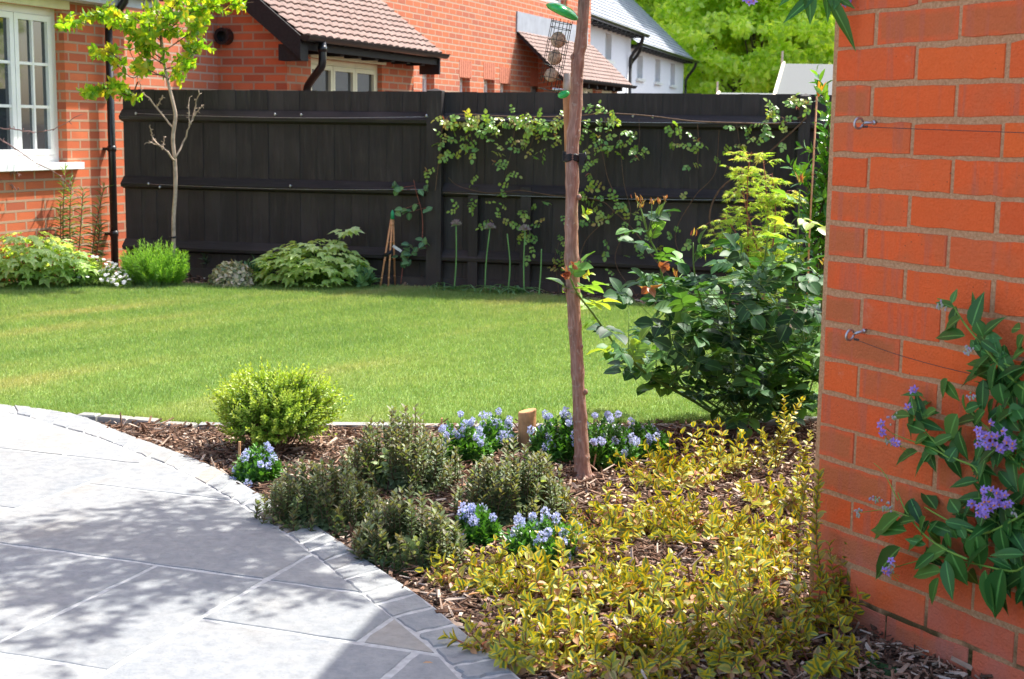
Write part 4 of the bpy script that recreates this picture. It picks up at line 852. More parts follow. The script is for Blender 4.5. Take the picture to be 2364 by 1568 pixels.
# =============== FOREGROUND YOUNG TREE ===============
TY = 5.25
tb_ = g(1346, 1108); TY = tb_[1]
tr = thing('young_tree', tb_, 'young tree with slim brown trunk standing in the front bed', 'tree')
TP = [(1347, 1112, 52), (1346, 1100, 45), (1344, 1080, 39), (1343, 1055, 35), (1343, 1025, 33), (1340, 985, 32), (1338, 942, 32), (1335, 890, 29), (1332, 831, 30), (1328, 770, 30), (1325, 721, 30), (1322, 660, 31), (1320, 610, 33), (1319, 560, 30), (1319.5, 500, 29), (1321, 420, 29), (1322, 334, 29), (1328, 270, 28), (1331, 213, 28), (1334, 140, 27), (1340, 106, 27), (1345, 50, 26), (1348, 0, 26), (1352, -100, 25), (1350, -220, 23), (1356, -360, 17), (1352, -520, 10), (1360, -640, 5)]
pts = [at(x, y, TY) for x, y, w_ in TP]; rs = [w_/2/FP*TY for _, _, w_ in TP]; pts[0] = tb_-UP*.02
pth = curve(pts, 120); rr_ = np.interp(np.linspace(0, 1, 120), np.linspace(0, 1, len(rs)), rs)
for k in (13, 24, 33, 41, 47, 54, 60, 66, 72, 77, 83, 88): rr_[k] *= 1.13; rr_[k+1] *= 1.07
mb = MB(); mb.tube(pth, rr_, 16)
for (x, y, s_) in ((1322, 132, -1), (1341, 185, 1), (1340, 145, 1), (1341, 605, 1), (1304, 668, -1), (1341, 800, 1), (1337, 455, 1), (1320, 770, -1), (1352, 905, 1)):
    p = at(x, y, TY-.01); mb.ball(p, (.009, .01, .012), 8, rough=.2)
for k in range(9):
    a = k*.7; mb.ball(tb_+V(math.cos(a)*.034, math.sin(a)*.034, .006), (.016, .016, .02), 8)
crown_c = pts[-4]*.5+pts[-5]*.5; tips = []
for k in range(20):
    a = k*2.4; st_ = along(pth, np.array([.80+.0095*k]))[0][0]; e = V(st_[0], st_[1], 0)+V(math.cos(a)*rng.uniform(.35, 1.)-.08, math.sin(a)*rng.uniform(.3, .8), rng.uniform(2.3, 2.95))
    br = curve([st_, (st_+e)/2+UP*.03+rng.normal(size=3)*.04, e], 8); mb.tube(br, np.linspace(.011, .003, 8), 6, cap=False); tips.append(br)
mb.build('trunk', M_bark2, tr)
lb = MB(); sb = MB()
for (x, y) in ((1340, 497), (1341, 640)): shoot(lb, sb, at(x, y, TY-.02), V(.6, -.3, .2), .035, 6, .035, .022, OVW, .0015, .1, arr='spiral', ang=60)
for br in tips:
    for k in range(17):
        t = rng.uniform(.2, 1); p = along(br, np.array([t]))[0][0]; d = nrm(rdir(1, .1)[0]*V(1, 1, .5))
        ln = rng.uniform(.12, .34)
        if p[2]+d[2]*ln < 2.16: d[2] = abs(d[2])+.1
        shoot(lb, sb, p, d, ln, int(ln*50), .07, .042, OV, .0018, .05, arr='spiral', ang=55)
lb.build('leaves', L_sap, tr); sb.build('twigs', M_stemb, tr)
# stake, tie
mb = MB(); p0 = at(1310, 178, TY+.075); p1 = g(1341, 1096); p1 = V(p1[0]+.0, TY+.075, -.02); d = nrm(p1-p0); x = nrm(np.cross(d, V(0, 1, 0))); yy = np.cross(d, x)
n = 20; ring = lambda c_, r_, tl=0: [c_+x*math.cos(a)*r_+yy*math.sin(a)*r_-d*tl*math.cos(a) for a in np.linspace(0, 2*math.pi, n, endpoint=False)]
mb.raw(ring(p0, .019, .02)+ring(p1, .021), [(i, (i+1) % n, n+(i+1) % n, n+i) for i in range(n)], None, 0, True); mb.raw(ring(p0, .019, .02), [tuple(range(n))])
o = mb.build('tree_stake', M_wood, origin=(p1[0], p1[1], 0)); tag(o, 'round brown wooden stake behind the young tree trunk, its top seen beside the bird feeder', 'stake')
mb = MB(); c_ = at(1321, 364, TY+.012); a = np.linspace(0, 2*math.pi, 25)
for k in range(-1, 2):
    rg = [c_+V(math.cos(t)*.0285, math.sin(t)*.036+.0, .008*k+.003*math.sin(3*t)) for t in a]; mb.tube(rg, .0065, 6, cap=False)
mb.box(c_+V(.024, -.03, -.026), V(.02, 0, 0), V(0, .02, 0), UP*.042); mb.tube([c_+V(.045, -.02, -.02), c_+V(.05, -.03, 0), c_+V(.043, -.03, .02)], .004, 6); mb.box(c_+V(-.036, -.02, -.012), V(.012, 0, 0), V(0, .02, 0), UP*.034)
o = mb.build('tree_tie', M_blackr, origin=c_); tag(o, 'black rubber tie with buckle strapped round the young tree trunk', 'tree tie')
# log post behind the hebes
q = g(1216, 1040); mb = MB(); top_ = at(1217, 948, q[1]); n = 22; r_ = .036; rg = lambda z, k: [V(q[0]+math.cos(a)*r_*k*(1+.06*math.sin(3*a)), q[1]+math.sin(a)*r_*k, z+(.008*math.cos(a) if z > .05 else 0)) for a in np.linspace(0, 2*math.pi, n, endpoint=False)]
mb.raw(rg(-.02, 1)+rg(top_[2]-.004, 1.02)+rg(top_[2], .95), [(i+k*n, (i+1) % n+k*n, n+(i+1) % n+k*n, n+i+k*n) for i in range(n) for k in (0, 1)]+[tuple(2*n+i for i in range(n))])
o = mb.build('log_post', plain('split_log_wood', (.50, .26, .12), .7, 22, .35, .004), origin=(q[0], q[1], 0)); tag(o, 'short split log post standing among the blue flowers left of the young tree', 'post')
# bird feeders
FY = TY-.10
f0 = at(1299, 30, FY); ax = nrm(at(1246, 300, FY)-at(1299, 30, FY)); ft = thing('bird_feeder', at(1303, 0, FY)+UP*.05, 'wire cage fat ball feeder with a green lid hanging tilted beside the trunk', 'bird feeder')
side = nrm(np.cross(ax, V(0, 1, 0))); side = side if side[0] > 0 else -side; fwd = np.cross(ax, side)
mb = MB(); n = 32; ldx = nrm(V(.9, 0, -.40)); ldn = nrm(np.cross(ldx, V(0, 1, 0))); ldn = ldn if ldn[2] > 0 else -ldn; prof = [(0, .022), (.02, .021), (.036, .014), (.046, .004), (.0485, -.003), (.040, -.010), (.0, -.014)]
v = []; lc = at(1298, 27, FY)
for (r_, h_) in prof:
    for t in np.linspace(0, 2*math.pi, n, endpoint=False): v.append(lc+ldx*math.cos(t)*r_*1.30+V(0, 1, 0)*math.sin(t)*r_*1.3+ldn*h_)
mb.raw(v, [(k*n+i, k*n+(i+1) % n, (k+1)*n+(i+1) % n, (k+1)*n+i) for k in range(len(prof)-1) for i in range(n)], None, 0, True); mb.build('lid', M_gold, ft)
mb = MB(); rc = .037; c0 = at(1298, 46, FY); Lc = .255
for k in range(8):
    a = k*math.pi/4+.2; p = c0+side*math.cos(a)*rc+fwd*math.sin(a)*rc; mb.tube([p, p+ax*Lc*(.93+.07*math.cos(a))], .0012, 5)
for t in np.linspace(.12, .97, 6):
    mb.tube([c0+ax*Lc*t+side*math.cos(a)*rc+fwd*math.sin(a)*rc for a in np.linspace(0, 2*math.pi, 20)], .0012, 5, cap=False)
mb.tube([c0+ax*.01+side*math.cos(a)*rc+fwd*math.sin(a)*rc for a in np.linspace(0, 2*math.pi, 20)], .0012, 5, cap=False); mb.build('cage', M_black, ft)
mb = MB(); mb.tube([lc+ldn*.02, lc+ldn*.05+V(0, 0, .06), at(1310, -60, FY), at(1335, -120, TY)], .0012, 4); mb.build('hanger', M_metal, ft)
for k in range(3):
    mb = MB(); mb.ball(c0+ax*(.070+.062*k),   .0275-.0015*k, 18, rough=.1); bo = mb.build('fat_ball', M_ball, ft)
f2 = at(1301, 218, FY+.02); o2 = thing('bird_feeder', f2, 'small green seed feeder with silver perch beside the trunk, below the cage feeder', 'bird feeder')
mb = MB(); mb.ball(f2, (.022, .018, .014), 16, axes=[nrm(V(.9, 0, .3)), (0, 1, 0), nrm(V(-.3, 0, .9))]); mb.build('bowl', M_gold, o2)
mb = MB(); mb.tube([at(1275, 205, FY+.02), at(1305, 209, FY+.02)], .0045, 8); mb.build('perch', M_metal, o2)
mb = MB(); mb.tube([f2+V(.012, .01, 0), at(1309, 170, FY+.03)], .013, 12); mb.build('tube', plain('clear_dusty_tube', (.45, .40, .33), .3, 30, .2), o2)

# =============== SHRUBS AND FLOWERS IN THE FRONT BED ===============
# box shrub
bq = g(632, 1046); o = thing('shrub', bq, 'rounded yellow green box shrub at the lawn edge, left end of the bed', 'shrub'); sb = MB(); lb = MB(); S_ = bq[1]/FP
cz = 75*S_; 
for k in range(760):
    d = rdir(1, .35)[0]; 
    if d[2] < -.62: d[2] = abs(d[2])*.3
    d = nrm(d); a = math.atan2(d[1], d[0]); bulge = 1+.12*math.sin(3*a+1)+.09*math.sin(5*a+2*d[2])+rng.normal()*.075; rad = V(138, 112, 98)*S_*bulge
    q0 = bq+UP*cz; q0[2] = 80*S_; e = q0+d*rad; st_ = q0+d*rad*.55+rng.normal(size=3)*.01; ln = np.linalg.norm(e-st_)
    if e[2] < .012: continue
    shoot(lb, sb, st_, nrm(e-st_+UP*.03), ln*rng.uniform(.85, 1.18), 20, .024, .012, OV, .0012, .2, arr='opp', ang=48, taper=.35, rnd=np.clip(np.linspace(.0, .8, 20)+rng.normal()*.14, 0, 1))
for k in range(40):
    d = nrm(rdir(1, .6)[0]*V(1, 1, 1)); d[2] = abs(d[2]); q0 = bq+UP*.0; sb.tube(curve([q0+V(*(rng.normal(size=2)*.02), 0), q0+d*.13, q0+UP*cz+d*V(.14, .12, .1)], 6), np.linspace(.005, .0015, 6), 5, cap=False)
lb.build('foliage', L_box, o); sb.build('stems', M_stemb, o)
# hebes
def hebe(x, y, w_, h_, label, seed):
    q0 = g(x, y); s_ = q0[1]/FP; o = thing('hebe', q0, label, 'shrub', 'olive green hebes along the patio edge'); sb = MB(); lb = MB(); W_, Hh = w_*s_/2, h_*s_
    for k in range(112):
        a = rng.random()*6.28; rr = rng.random()**.5*1.15; top_ = q0+V(math.cos(a)*W_*rr, math.sin(a)*W_*.85*rr, Hh*.96*(1-.55*rr**2)*rng.uniform(.68, 1.02))
        b0_ = q0+V(math.cos(a)*.03*rr, math.sin(a)*.03*rr, .01); mid = (b0_+top_)/2+V(math.cos(a+rng.normal()*.5)*W_*.36*rr, math.sin(a)*W_*.34*rr, -.03)
        pa = curve([b0_, mid, top_], 10); sb.tube(pa, np.linspace(.0028, .0012, 10), 5, cap=False); nl = 34
        leaves_on(lb, OV, pa, nl, rng.uniform(.026, .036), .017, 'opp', 70, .22, 1., .25, rnd=np.clip(np.r_[np.full(nl-6, rng.uniform(.05, .6)), np.full(6, rng.uniform(.55, .8))]+rng.normal(size=nl)*.12, 0, 1), jit=.14)
    for k in range(4):
        a = rng.uniform(3.6, 5.8); t_ = q0+V(math.cos(a)*W_*.55, math.sin(a)*W_*.55, Hh*rng.uniform(.2, .5)); pa = curve([q0+UP*.02, (q0+t_)/2+V(0, -.02, .01), t_], 8); leaves_on(lb, OVW, pa, 12, .034, .02, 'opp', 65, .4, 1., .1, rnd=.97)
    lb.build('foliage', L_hebe, o); sb.build('stems', M_stemb, o); return o
hebe(738, 1212, 262, 185, 'olive hebe at the kerb, lowest left, beside the small blue flowered plant', 1)
hebe(928, 1128, 258, 210, 'tallest olive hebe, behind the others, right of the box shrub', 2)
hebe(946, 1296, 240, 180, 'olive hebe nearest the camera, beside the kerb with the labelled stake on its right', 3)
hebe(1188, 1196, 252, 195, 'olive hebe just left of the young tree trunk', 4)
# ceanothus
def ceanothus(x, y, w_, h_, nf, label, tall=1.):
    q0 = g(x, y); s_ = q0[1]/FP; o = thing('ceanothus', q0, label, 'flowering plant', 'blue flowered ceanothus plants'); lb = MB(); sb = MB(); fb_ = MB(); W_, Hh = w_*s_/2*1.12, h_*s_*.98; nsh = int(55+w_*.8)
    for k in range(nsh):
        a = rng.random()*6.28; rr = rng.random()**.5*1.1; t_ = q0+V(math.cos(a)*W_*rr, math.sin(a)*min(W_, .17)*rr, Hh*(.84-.35*rr**2)*rng.uniform(.4, 1.08)); 
        b0_ = q0+V(math.cos(a)*W_*.45*rr, math.sin(a)*.08*rr, .0); pa = curve([b0_, (b0_+t_)/2+V(math.cos(a)*.02, math.sin(a)*.02, .01), t_], 8); sb.tube(pa, np.linspace(.002, .001, 8), 4, cap=False)
        leaves_on(lb, OV, pa, 22, .029, .016, 'spiral', 60, .12, 1., .2)
        if k < nf*1.15:
            fp = t_+UP*rng.uniform(.010, .045)+V(0, -.01, 0)
            if k % 9 == 3: fp = fp-UP*Hh*.45+V(0, -.05, 0)
            r_ = rng.uniform(.0065, .0128)*tall; nn = 60; dd = rdir(nn); 
            fb_.inst(DIA, fp+dd*r_*V(1, 1, rng.uniform(1.05, 1.5))*(rng.random(nn)**.3)[:, None], dd, rdir(nn), .0085, .009, rng.random(nn))
            sb.tube([t_, fp], .0012, 4, cap=False)
    lb.build('foliage', L_cean, o); sb.build('stems', M_stemg, o); fb_.build('flowers', L_blue, o); return o
ceanothus(594, 1112, 84, 100, 13, 'small blue flowered plant in front of the box shrub, beside a thin stake')
ceanothus(1066, 1066, 110, 108, 22, 'blue flowered plant right of the tallest hebe, beside a pale stake')
ceanothus(1138, 1040, 90, 88, 20, 'blue flowered plant immediately left of the log post')
ceanothus(1284, 1062, 105, 122, 25, 'blue flowered plant between the log post and the young tree')
ceanothus(1395, 1075, 130, 130, 26, 'blue flowered plant immediately right of the young tree')
ceanothus(1482, 1058, 110, 100, 12, 'sparse blue flowered plant at the right end of the row under the rose')
ceanothus(1100, 1252, 84, 100, 14, 'small blue flowered plant beside a thin stake in front of the hebes')
ceanothus(1258, 1290, 165, 108, 18, 'low wide blue flowered plant among the yellow leaves, below the young tree')
def stick(x0, y0, x1, y1, label):
    b_ = g(x1, y1); t_ = at(x0, y0, b_[1]); mb = MB(); mb.box(b_-V(.004, 0, .01), V(.008, 0, 0), V(0, .008, 0), t_-b_+UP*.01); o = mb.build('garden_stake', M_cane, origin=b_); tag(o, label, 'stake', 'thin wooden stakes beside the blue flowers')
stick(553, 1020, 550, 1108, 'thin wooden stake beside the small blue flowered plant in front of the box shrub')
stick(1020, 966, 1013, 1052, 'thin wooden stake at the right side of the tallest hebe')
stick(1061, 1158, 1056, 1245, 'thin wooden stake right of the hebe nearest the camera')
def ptag(x0, y0, x1, y1, label):
    p, q = g(x0, y0, .03), g(x1, y1, .012); d = q-p; s_ = nrm(V(-d[1], d[0], 0))*.022; mb = MB(); mb.box(p, d, s_, V(0, 0, .0015)); o = mb.build('plant_label', M_tagw, origin=p); tag(o, label, 'plant label', 'white plastic plant labels')
ptag(1112, 1232, 1140, 1250, 'white plant label lying at the foot of the small blue flowered plant below the hebes'); ptag(1190, 1010, 1220, 1022, 'white plant label leaning between the log post and the trunk')

# variegated euonymus
def euonymus(x, y, rad, hh, n, label, lean=(0, 0)):
    rad *= 1.22; hh *= rng.uniform(.9, 1.3); n = int(n*.60); hh *= .9
    q0 = g(x, y); o = thing('euonymus', q0, label, 'plant', 'yellow variegated euonymus plants'); lb = MB(); sb = MB(); db = MB()
    for k in range(n):
        a = rng.random()*6.28; rr = rng.random()**.5; t_ = q0+V(math.cos(a)*rad*rr+lean[0], math.sin(a)*rad*rr*.9+lean[1], hh*(1-.5*rr)*rng.uniform(.35, 1.25)); b0_ = q0+V(math.cos(a)*rad*rr*.4, math.sin(a)*rad*rr*.4, 0)
        pa = curve([b0_, b0_*.45+t_*.55+V(math.cos(a)*.02, math.sin(a)*.02, .012), t_], 8); sb.tube(pa, np.linspace(.0017, .001, 8), 4, cap=False)
        nl = int(rng.integers(9, 15)); sz = rng.uniform(.028, .043)
        leaves_on(lb, OVW, pa, nl, sz, sz*.55, 'opp', 62, .2, 1., .25, rnd=np.clip(rng.random()*.45+rng.random(nl//2*2)*.42+np.linspace(.25, -.05, nl//2*2), 0, 1) , jit=.4)
        if rng.random() < .85: leaves_on(db, OVW, pa, 6, .024, .013, 'spiral', 110, .05, .6, 0)
    lb.build('foliage', L_var, o); sb.build('stems', M_stemr, o)
    if db.n: db.build('dry_leaves', L_dead, o)
    return o
for (x, y, r_, h_, n_, lab, ln) in [
    (1565, 1120, .20, .17, 58, 'yellow variegated plant behind the rest, right of the trunk and left of the wall', (0, 0)),
    (1435, 1230, .20, .15, 58, 'yellow variegated plant just right of the foot of the young tree', (0, 0)),
    (1640, 1240, .23, .17, 80, 'dense yellow variegated plant in the middle of the mass, left of the wall corner', (0, 0)),
    (1800, 1180, .15, .16, 34, 'yellow variegated plant against the wall corner', (0, 0)),
    (1110, 1350, .14, .13, 42, 'yellow variegated plant farthest left, beside the nearest hebe', (0, 0)),
    (1290, 1400, .18, .15, 64, 'yellow variegated plant in front of the low wide blue flowers', (0, 0)),
    (1500, 1400, .20, .15, 78, 'yellow variegated plant in the centre front of the mass', (0, 0)),
    (1205, 1520, .16, .14, 62, 'yellow variegated plant at the kerb, nearest the bottom edge', (0, 0)),
    (1400, 1550, .20, .15, 80, 'yellow variegated plant at the bottom edge, between the kerb and the wall', (0, 0)),
    (1630, 1540, .19, .15, 72, 'yellow variegated plant at the bottom edge, second from the wall', (0, 0)),
    (1800, 1450, .20, .19, 66, 'yellow variegated plant climbing up the left side of the wall', (0, 0)),
    (1640, 1090, .16, .18, 40, 'upright yellow variegated plant at the back, directly under the rose bush', (0, 0)), (1330, 1300, .12, .12, 26, 'small yellow variegated plant between the low wide blue flowers and the trunk foot', (0, 0)),
    (1700, 1345, .17, .13, 44, 'low yellow variegated plant filling the mulch gap left of the wall', (0, 0)), (1830, 1300, .12, .17, 30, 'narrow yellow variegated plant hugging the wall edge at mid height', (0, 0)),
    (1890, 1540, .13, .14, 34, 'yellow variegated plant closest to the foot of the brick wall', (0, 0))]: euonymus(x, y, r_, h_, n_, lab, ln)
def sprigs(x, y, tips_, label):
    q0 = g(x, y); o = thing('euonymus', q0, label, 'plant', 'yellow variegated euonymus plants'); lb = MB(); sb = MB()
    for (tx, ty) in tips_:
        t_ = at(tx, ty, q0[1]+rng.normal()*.05); b0_ = q0+V(*(rng.normal(size=2)*.05), 0); pa = curve([b0_, (b0_+t_)/2+rng.normal(size=3)*.015, t_], 12); sb.tube(pa, np.linspace(.002, .001, 12), 4, cap=False); nl = int(np.linalg.norm(t_-b0_)/.0085)
        leaves_on(lb, OVW, pa, nl, .031, .019, 'opp', 60, .15, 1., .2, rnd=np.clip(rng.random(nl//2*2)*.8, 0, 1), jit=.35)
    lb.build('foliage', L_var, o); sb.build('stems', M_stemr, o)
sprigs(1800, 1095, [(1810, 920), (1850, 925), (1790, 960), (1835, 985), (1760, 1000), (1720, 1020), (1870, 1000)], 'tall upright yellow variegated sprigs below the rose bush, left of the wall')
sprigs(1870, 1440, [(1915, 1262), (1955, 1265), (1880, 1290), (1940, 1330), (1905, 1340), (1890, 1095), (1860, 1120)], 'tall yellow variegated sprigs rising in front of the lower wall corner')
# grey leafy seedlings and a broken brick piece at the wall foot
q = g(*zC(970, 1240)); mb = MB(); mb.ball(q+UP*.012, (.022, .018, .02), 8, rough=.35); o = mb.build('brick_fragment', plain('broken_brick', (.55, .20, .08), .9, 40, .2, .004), origin=q); tag(o, 'small orange piece of broken brick lying at the foot of the brick wall', 'brick piece')
for (x, y, lab) in ((615, 1470, 'dark green round leaved seedling at the bottom edge, between the yellow leaves and the wall'), (800, 1540, 'dark ground level seedling at the bottom edge below the broken brick')):
    q = g(*zC(x, y)); lb = MB(); n = 9; a = np.linspace(0, 6.28, n, endpoint=False)+rng.random(n)*.4; A = np.c_[np.cos(a), np.sin(a), np.full(n, .35)]
    lb.inst(OVW, q+A*.008, A, UP+A*.1, .05, .038, rng.random(n)*.4); o = lb.build('seedling', L_rose, origin=q); tag(o, lab, 'plant')

# =============== ROSE BUSH ===============
RY = g(1715, 985)[1]
rb = thing('rose_bush', g(1715, 985), 'large leafy rose bush with pink young tips, left of the brick wall', 'rose bush'); sb = MB(); lb = MB(); yb = MB(); pb = MB()
def spray(p, d, L, mb_, k=5, sz=.055, nor=None, rnd=None):
    """compound leaf: stalk with leaflet pairs and a terminal one"""
    d = nrm(d); nor = V(0, 0, 1) if nor is None else nor; side = nrm(np.cross(d, nor)); up_ = np.cross(side, d); r_ = rng.uniform(0, 1) if rnd is None else rnd
    pa = np.array([p, p+d*L*.5+up_*.01, p+d*L]); sb.tube(pa, [.0013, .001, .0008], 4, cap=False)
    P = [p+d*L]; A = [d]; S = [1.1]
    for t in ((.62, .25) if k == 5 else ((.55,) if k == 3 else (.75, .5, .25))):
        for sg in (-1, 1): P.append(p+d*L*t); A.append(nrm(side*sg+d*.45)); S.append(.95 if t > .5 else .78)
    m_ = len(P); mb_.inst(OVR, P, A, up_+rng.normal(size=(m_, 3))*.22, np.array(S)*sz, np.array(S)*sz*.78, np.clip(r_+rng.normal(size=m_)*.08, 0, 1))
def cane(pp, r0, r1, Ys=None, n=26, thorns=True, mb_=None):
    Ys = Ys or [RY]*len(pp); P = curve([at(x, y, Y) if i else g(x, y) for i, ((x, y), Y) in enumerate(zip(pp, Ys))], n); (mb_ or sb).tube(P, np.linspace(r0, r1, n), 7, cap=True)
    if thorns:
        for t in np.arange(.05, .8, .045):
            q, T = along(P, np.array([t])); s_ = nrm(np.cross(T[0], rdir(1)[0])); sb.tube([q[0], q[0]+s_*.012-T[0]*.004], [.0025, .0004], 4, cap=False)
    return P
C_ = []
C_.append((cane([(1700, 988), (1600, 925), (1500, 868), (1425, 800), (1372, 728), (1335, 680), (1316, 642)], .008, .003, [RY, RY-.1, RY-.3, RY-.6, RY-.85, RY-1.05, 5.12]), .25, 1.))
C_.append((cane([(1690, 988), (1590, 900), (1560, 850), (1535, 700), (1522, 600), (1495, 540), (1478, 475)], .008, .0025, [RY, RY, RY-.05, RY-.1, RY-.15, RY-.2, RY-.2]), .35, 1.))
C_.append((cane([(1715, 985), (1660, 880), (1640, 780), (1605, 640), (1600, 560)], .007, .0025, [RY, RY, RY-.1, RY-.2, RY-.2]), .2, 1.))
C_.append((cane([(1720, 985), (1725, 850), (1742, 720), (1765, 600), (1775, 520)], .008, .003, [RY, RY-.1, RY-.2, RY-.3, RY-.3]), .2, .95))
C_.append((cane([(1730, 985), (1790, 870), (1822, 740), (1840, 560), (1846, 440)], .008, .003, [RY, RY, RY+.1, RY-.1, RY-.2]), .2, .95))
C_.append((cane([(1725, 985), (1850, 880), (1890, 760), (1900, 640)], .007, .003, [RY, RY, RY-.1, RY-.2]), .2, 1.))
C_.append((cane([(1705, 985), (1640, 930), (1540, 880), (1485, 860), (1450, 850)], .006, .003, [RY, RY-.1, RY-.2, RY-.3, RY-.3]), .4, 1.))
C_.append((cane([(1735, 985), (1700, 900), (1690, 790), (1680, 700)], .006, .003, [RY, RY-.25, RY-.35, RY-.4]), .2, 1.))
C_.append((cane([(1710, 985), (1760, 900), (1800, 830), (1860, 800)], .006, .003, [RY, RY-.2, RY-.3, RY-.3]), .3, 1.))
C_.append((cane([(1738, 985), (1850, 930), (1880, 870)], .006, .003, [RY, RY-.1, RY-.1]), .3, 1.))
def rose_region(x, y):                    # outline of the foliage in front view, used only to keep sprays inside the bush's real volume
    return 0
for ci, (P, t0, t1) in enumerate(C_):
    sidec = ci in (0,)
    nsp = {0: 17, 6: 10}.get(ci, 15)
    for t in np.linspace(t0, t1, nsp):
        q, T = along(P, np.array([t])); d = rdir(1, .15)[0]*V(1, .8, .5)
        if t > .97 and ci in (1, 2, 4): continue
        young = q[0][2] > .8 or ci == 0; ln = rng.uniform(.07, .12)
        spray(q[0], nrm(d)+T[0]*.3, ln*(.8 if ci == 0 else 1), yb if young and rng.random() < .6 else lb, 5, rng.uniform(.055, .078)*(1. if ci == 0 else 1.), nor=nrm(UP+rdir(1)[0]*.4))
# side shoots making the body of the bush
bc = g(1715, 985); bc[1] = RY
def bodypt():
    while True:
        x = rng.uniform(1440, 1895); y = rng.uniform(590, 985)
        lim = np.interp(x, [1440, 1500, 1560, 1640, 1700, 1780, 1860, 1900], [700, 610, 600, 600, 570, 560, 590, 600]); bot = np.interp(x, [1440, 1500, 1580, 1640, 1720, 1800, 1900], [850, 870, 900, 950, 985, 985, 985])
        if lim < y < bot: 
            dens = np.interp(y, [590, 680, 800, 985], [.35, .8, 1, .55])*np.interp(x, [1440, 1560, 1700, 1900], [.3, .7, 1, .9])
            if rng.random() < dens: return x, y
for k in range(195):
    x, y = bodypt(); Y = RY+rng.uniform(-.48, .35); p = at(x, y, Y)
    if p[2] < .04: continue
    src = C_[int(rng.integers(1, 10))][0]; j = np.argmin(np.linalg.norm(src-p, axis=1)+(src[:, 2] > p[2])*.3); d = p-src[j]; L_ = np.linalg.norm(d)
    if L_ > .04: sb.tube(curve([src[j], src[j]+d*.5+UP*.02*L_, p], 6), np.linspace(.0028, .0012, 6), 5, cap=False)
    z = p[2]; target = yb if (z > .78 and rng.random() < .5) else lb
    spray(p, nrm(nrm(d+1e-6)+rdir(1)[0]*.8), rng.uniform(.07, .11), target, 5 if rng.random() < .7 else 7, rng.uniform(.054, .080), nor=nrm(UP+rdir(1)[0]*.5+V(0, -.25, 0)))
# pink and bronze tips
def tip(x, y, Y, n=7, s_=.03, mat_=pb, dr=(0, 0, 1)):
    p = at(x, y, Y); d = nrm(V(*dr)+rdir(n)*.55); pb.inst(LAN, p+rng.normal(size=(n, 3))*.006, d, rdir(n), s_*rng.uniform(.7, 1.3, n), s_*.28, rng.random(n))
for (x0, y0, x1, y1) in ((1495, 540, 1470, 462), (1495, 545, 1505, 470), (1500, 560, 1535, 462), (1495, 540, 1478, 480), (1505, 520, 1522, 470)):
    sb.tube(curve([at(x0, y0, RY-.2), at((x0+x1)/2+3, (y0+y1)/2, RY-.2), at(x1, y1, RY-.2)], 6), np.linspace(.003, .0018, 6), 5); tip(x1, y1, RY-.2, 7, .022); pb.ball(at(x1, y1-4, RY-.2), (.006, .006, .011), 8, rnd=.9)
for (x, y, n, s_) in ((1600, 545, 5, .03), (1846, 420, 9, .035), (1560, 640, 6, .03), (1900, 610, 6, .03), (1478, 470, 5, .03)): tip(x, y, RY-.2, n, s_)
for (x, y, Y, n, s_) in ((1530, 615, RY-.3, 8, .035), (1312, 632, 5.1, 10, .03), (1320, 608, 5.1, 6, .024), (1497, 660, RY-.35, 4, .05)):
    p = at(x, y, Y); pb.inst(OVR, p+rdir(n)*.008, nrm(rdir(n)+V(0, -.2, -.35)), rdir(n), s_*rng.uniform(.8, 1.2, n), s_*.7, rng.random(n) if s_ > .05 else rng.random(n)*.5)
sb.build('canes', M_stemg, rb); lb.build('foliage', L_rose, rb); yb.build('young_foliage', L_rosel, rb); pb.build('new_tips', L_bronze, rb)

# =============== JAPANESE MAPLE, BAY SHRUB, CANES ===============
MY = 9.6; mp_ = at(1752, 760, MY); mp_[2] = 0; o = thing('japanese_maple', mp_, 'small yellow green maple with feathery leaves and red stems behind the rose bush', 'small tree'); sb = MB(); lb = MB()
stems = [[(1752, 800), (1752, 650), (1745, 560), (1720, 470), (1712, 385)], [(1752, 800), (1762, 640), (1772, 520), (1768, 430), (1760, 350)], [(1752, 800), (1735, 620), (1700, 540), (1672, 500)], [(1752, 800), (1775, 600), (1800, 500), (1818, 440)], [(1752, 760), (1730, 600), (1725, 430), (1735, 350)], [(1760, 700), (1785, 560), (1790, 480), (1782, 400)], [(1745, 700), (1690, 600), (1668, 560)], [(1752, 720), (1780, 620), (1812, 570)]]
for st_ in stems:
    P = curve([at(x, y, MY+rng.normal()*.08) for x, y in st_], 18); P[0] = mp_ if st_[0][1] == 800 else P[0]; sb.tube(P, np.linspace(.008, .0025, 18), 6, cap=False)
    for k in range(42):
        t = rng.uniform(.25, 1); q, T = along(P, np.array([t])); d = nrm(rdir(1)[0]*V(1, 1, .35)+UP*.1); ln = rng.uniform(.05, .18); pa = curve([q[0], q[0]+d*ln*.6+UP*.008, q[0]+d*ln-UP*.01], 5)
        sb.tube(pa, [.0015, .0013, .0012, .001, .0008], 4, cap=False); Pn, Tn = along(pa, np.linspace(.35, 1, 3)); m_ = 6
        lb.inst(ACE, np.repeat(Pn, 2, 0), nrm(rdir(m_)*V(1, 1, .3)+d*.6+V(0, 0, -.35)), nrm(UP+rdir(m_)*.35+V(0, -.3, 0)), rng.uniform(.04, .068, m_), rng.uniform(.042, .066, m_), np.clip(rng.beta(2, 2, m_)*.85+(t > .95)*.2, 0, 1), smooth=False)
for k in range(60):
    x, y = rng.uniform(1740, 1800), rng.uniform(600, 690); m_ = 3; lb.inst(ACE, at(x, y, MY)+rng.normal(size=(m_, 3))*.02, rdir(m_), nrm(UP+rdir(m_)*.4), .055, .055, rng.random(m_)*.6, smooth=False)
sb.build('stems', M_stemr, o); lb.build('foliage', L_acer, o)
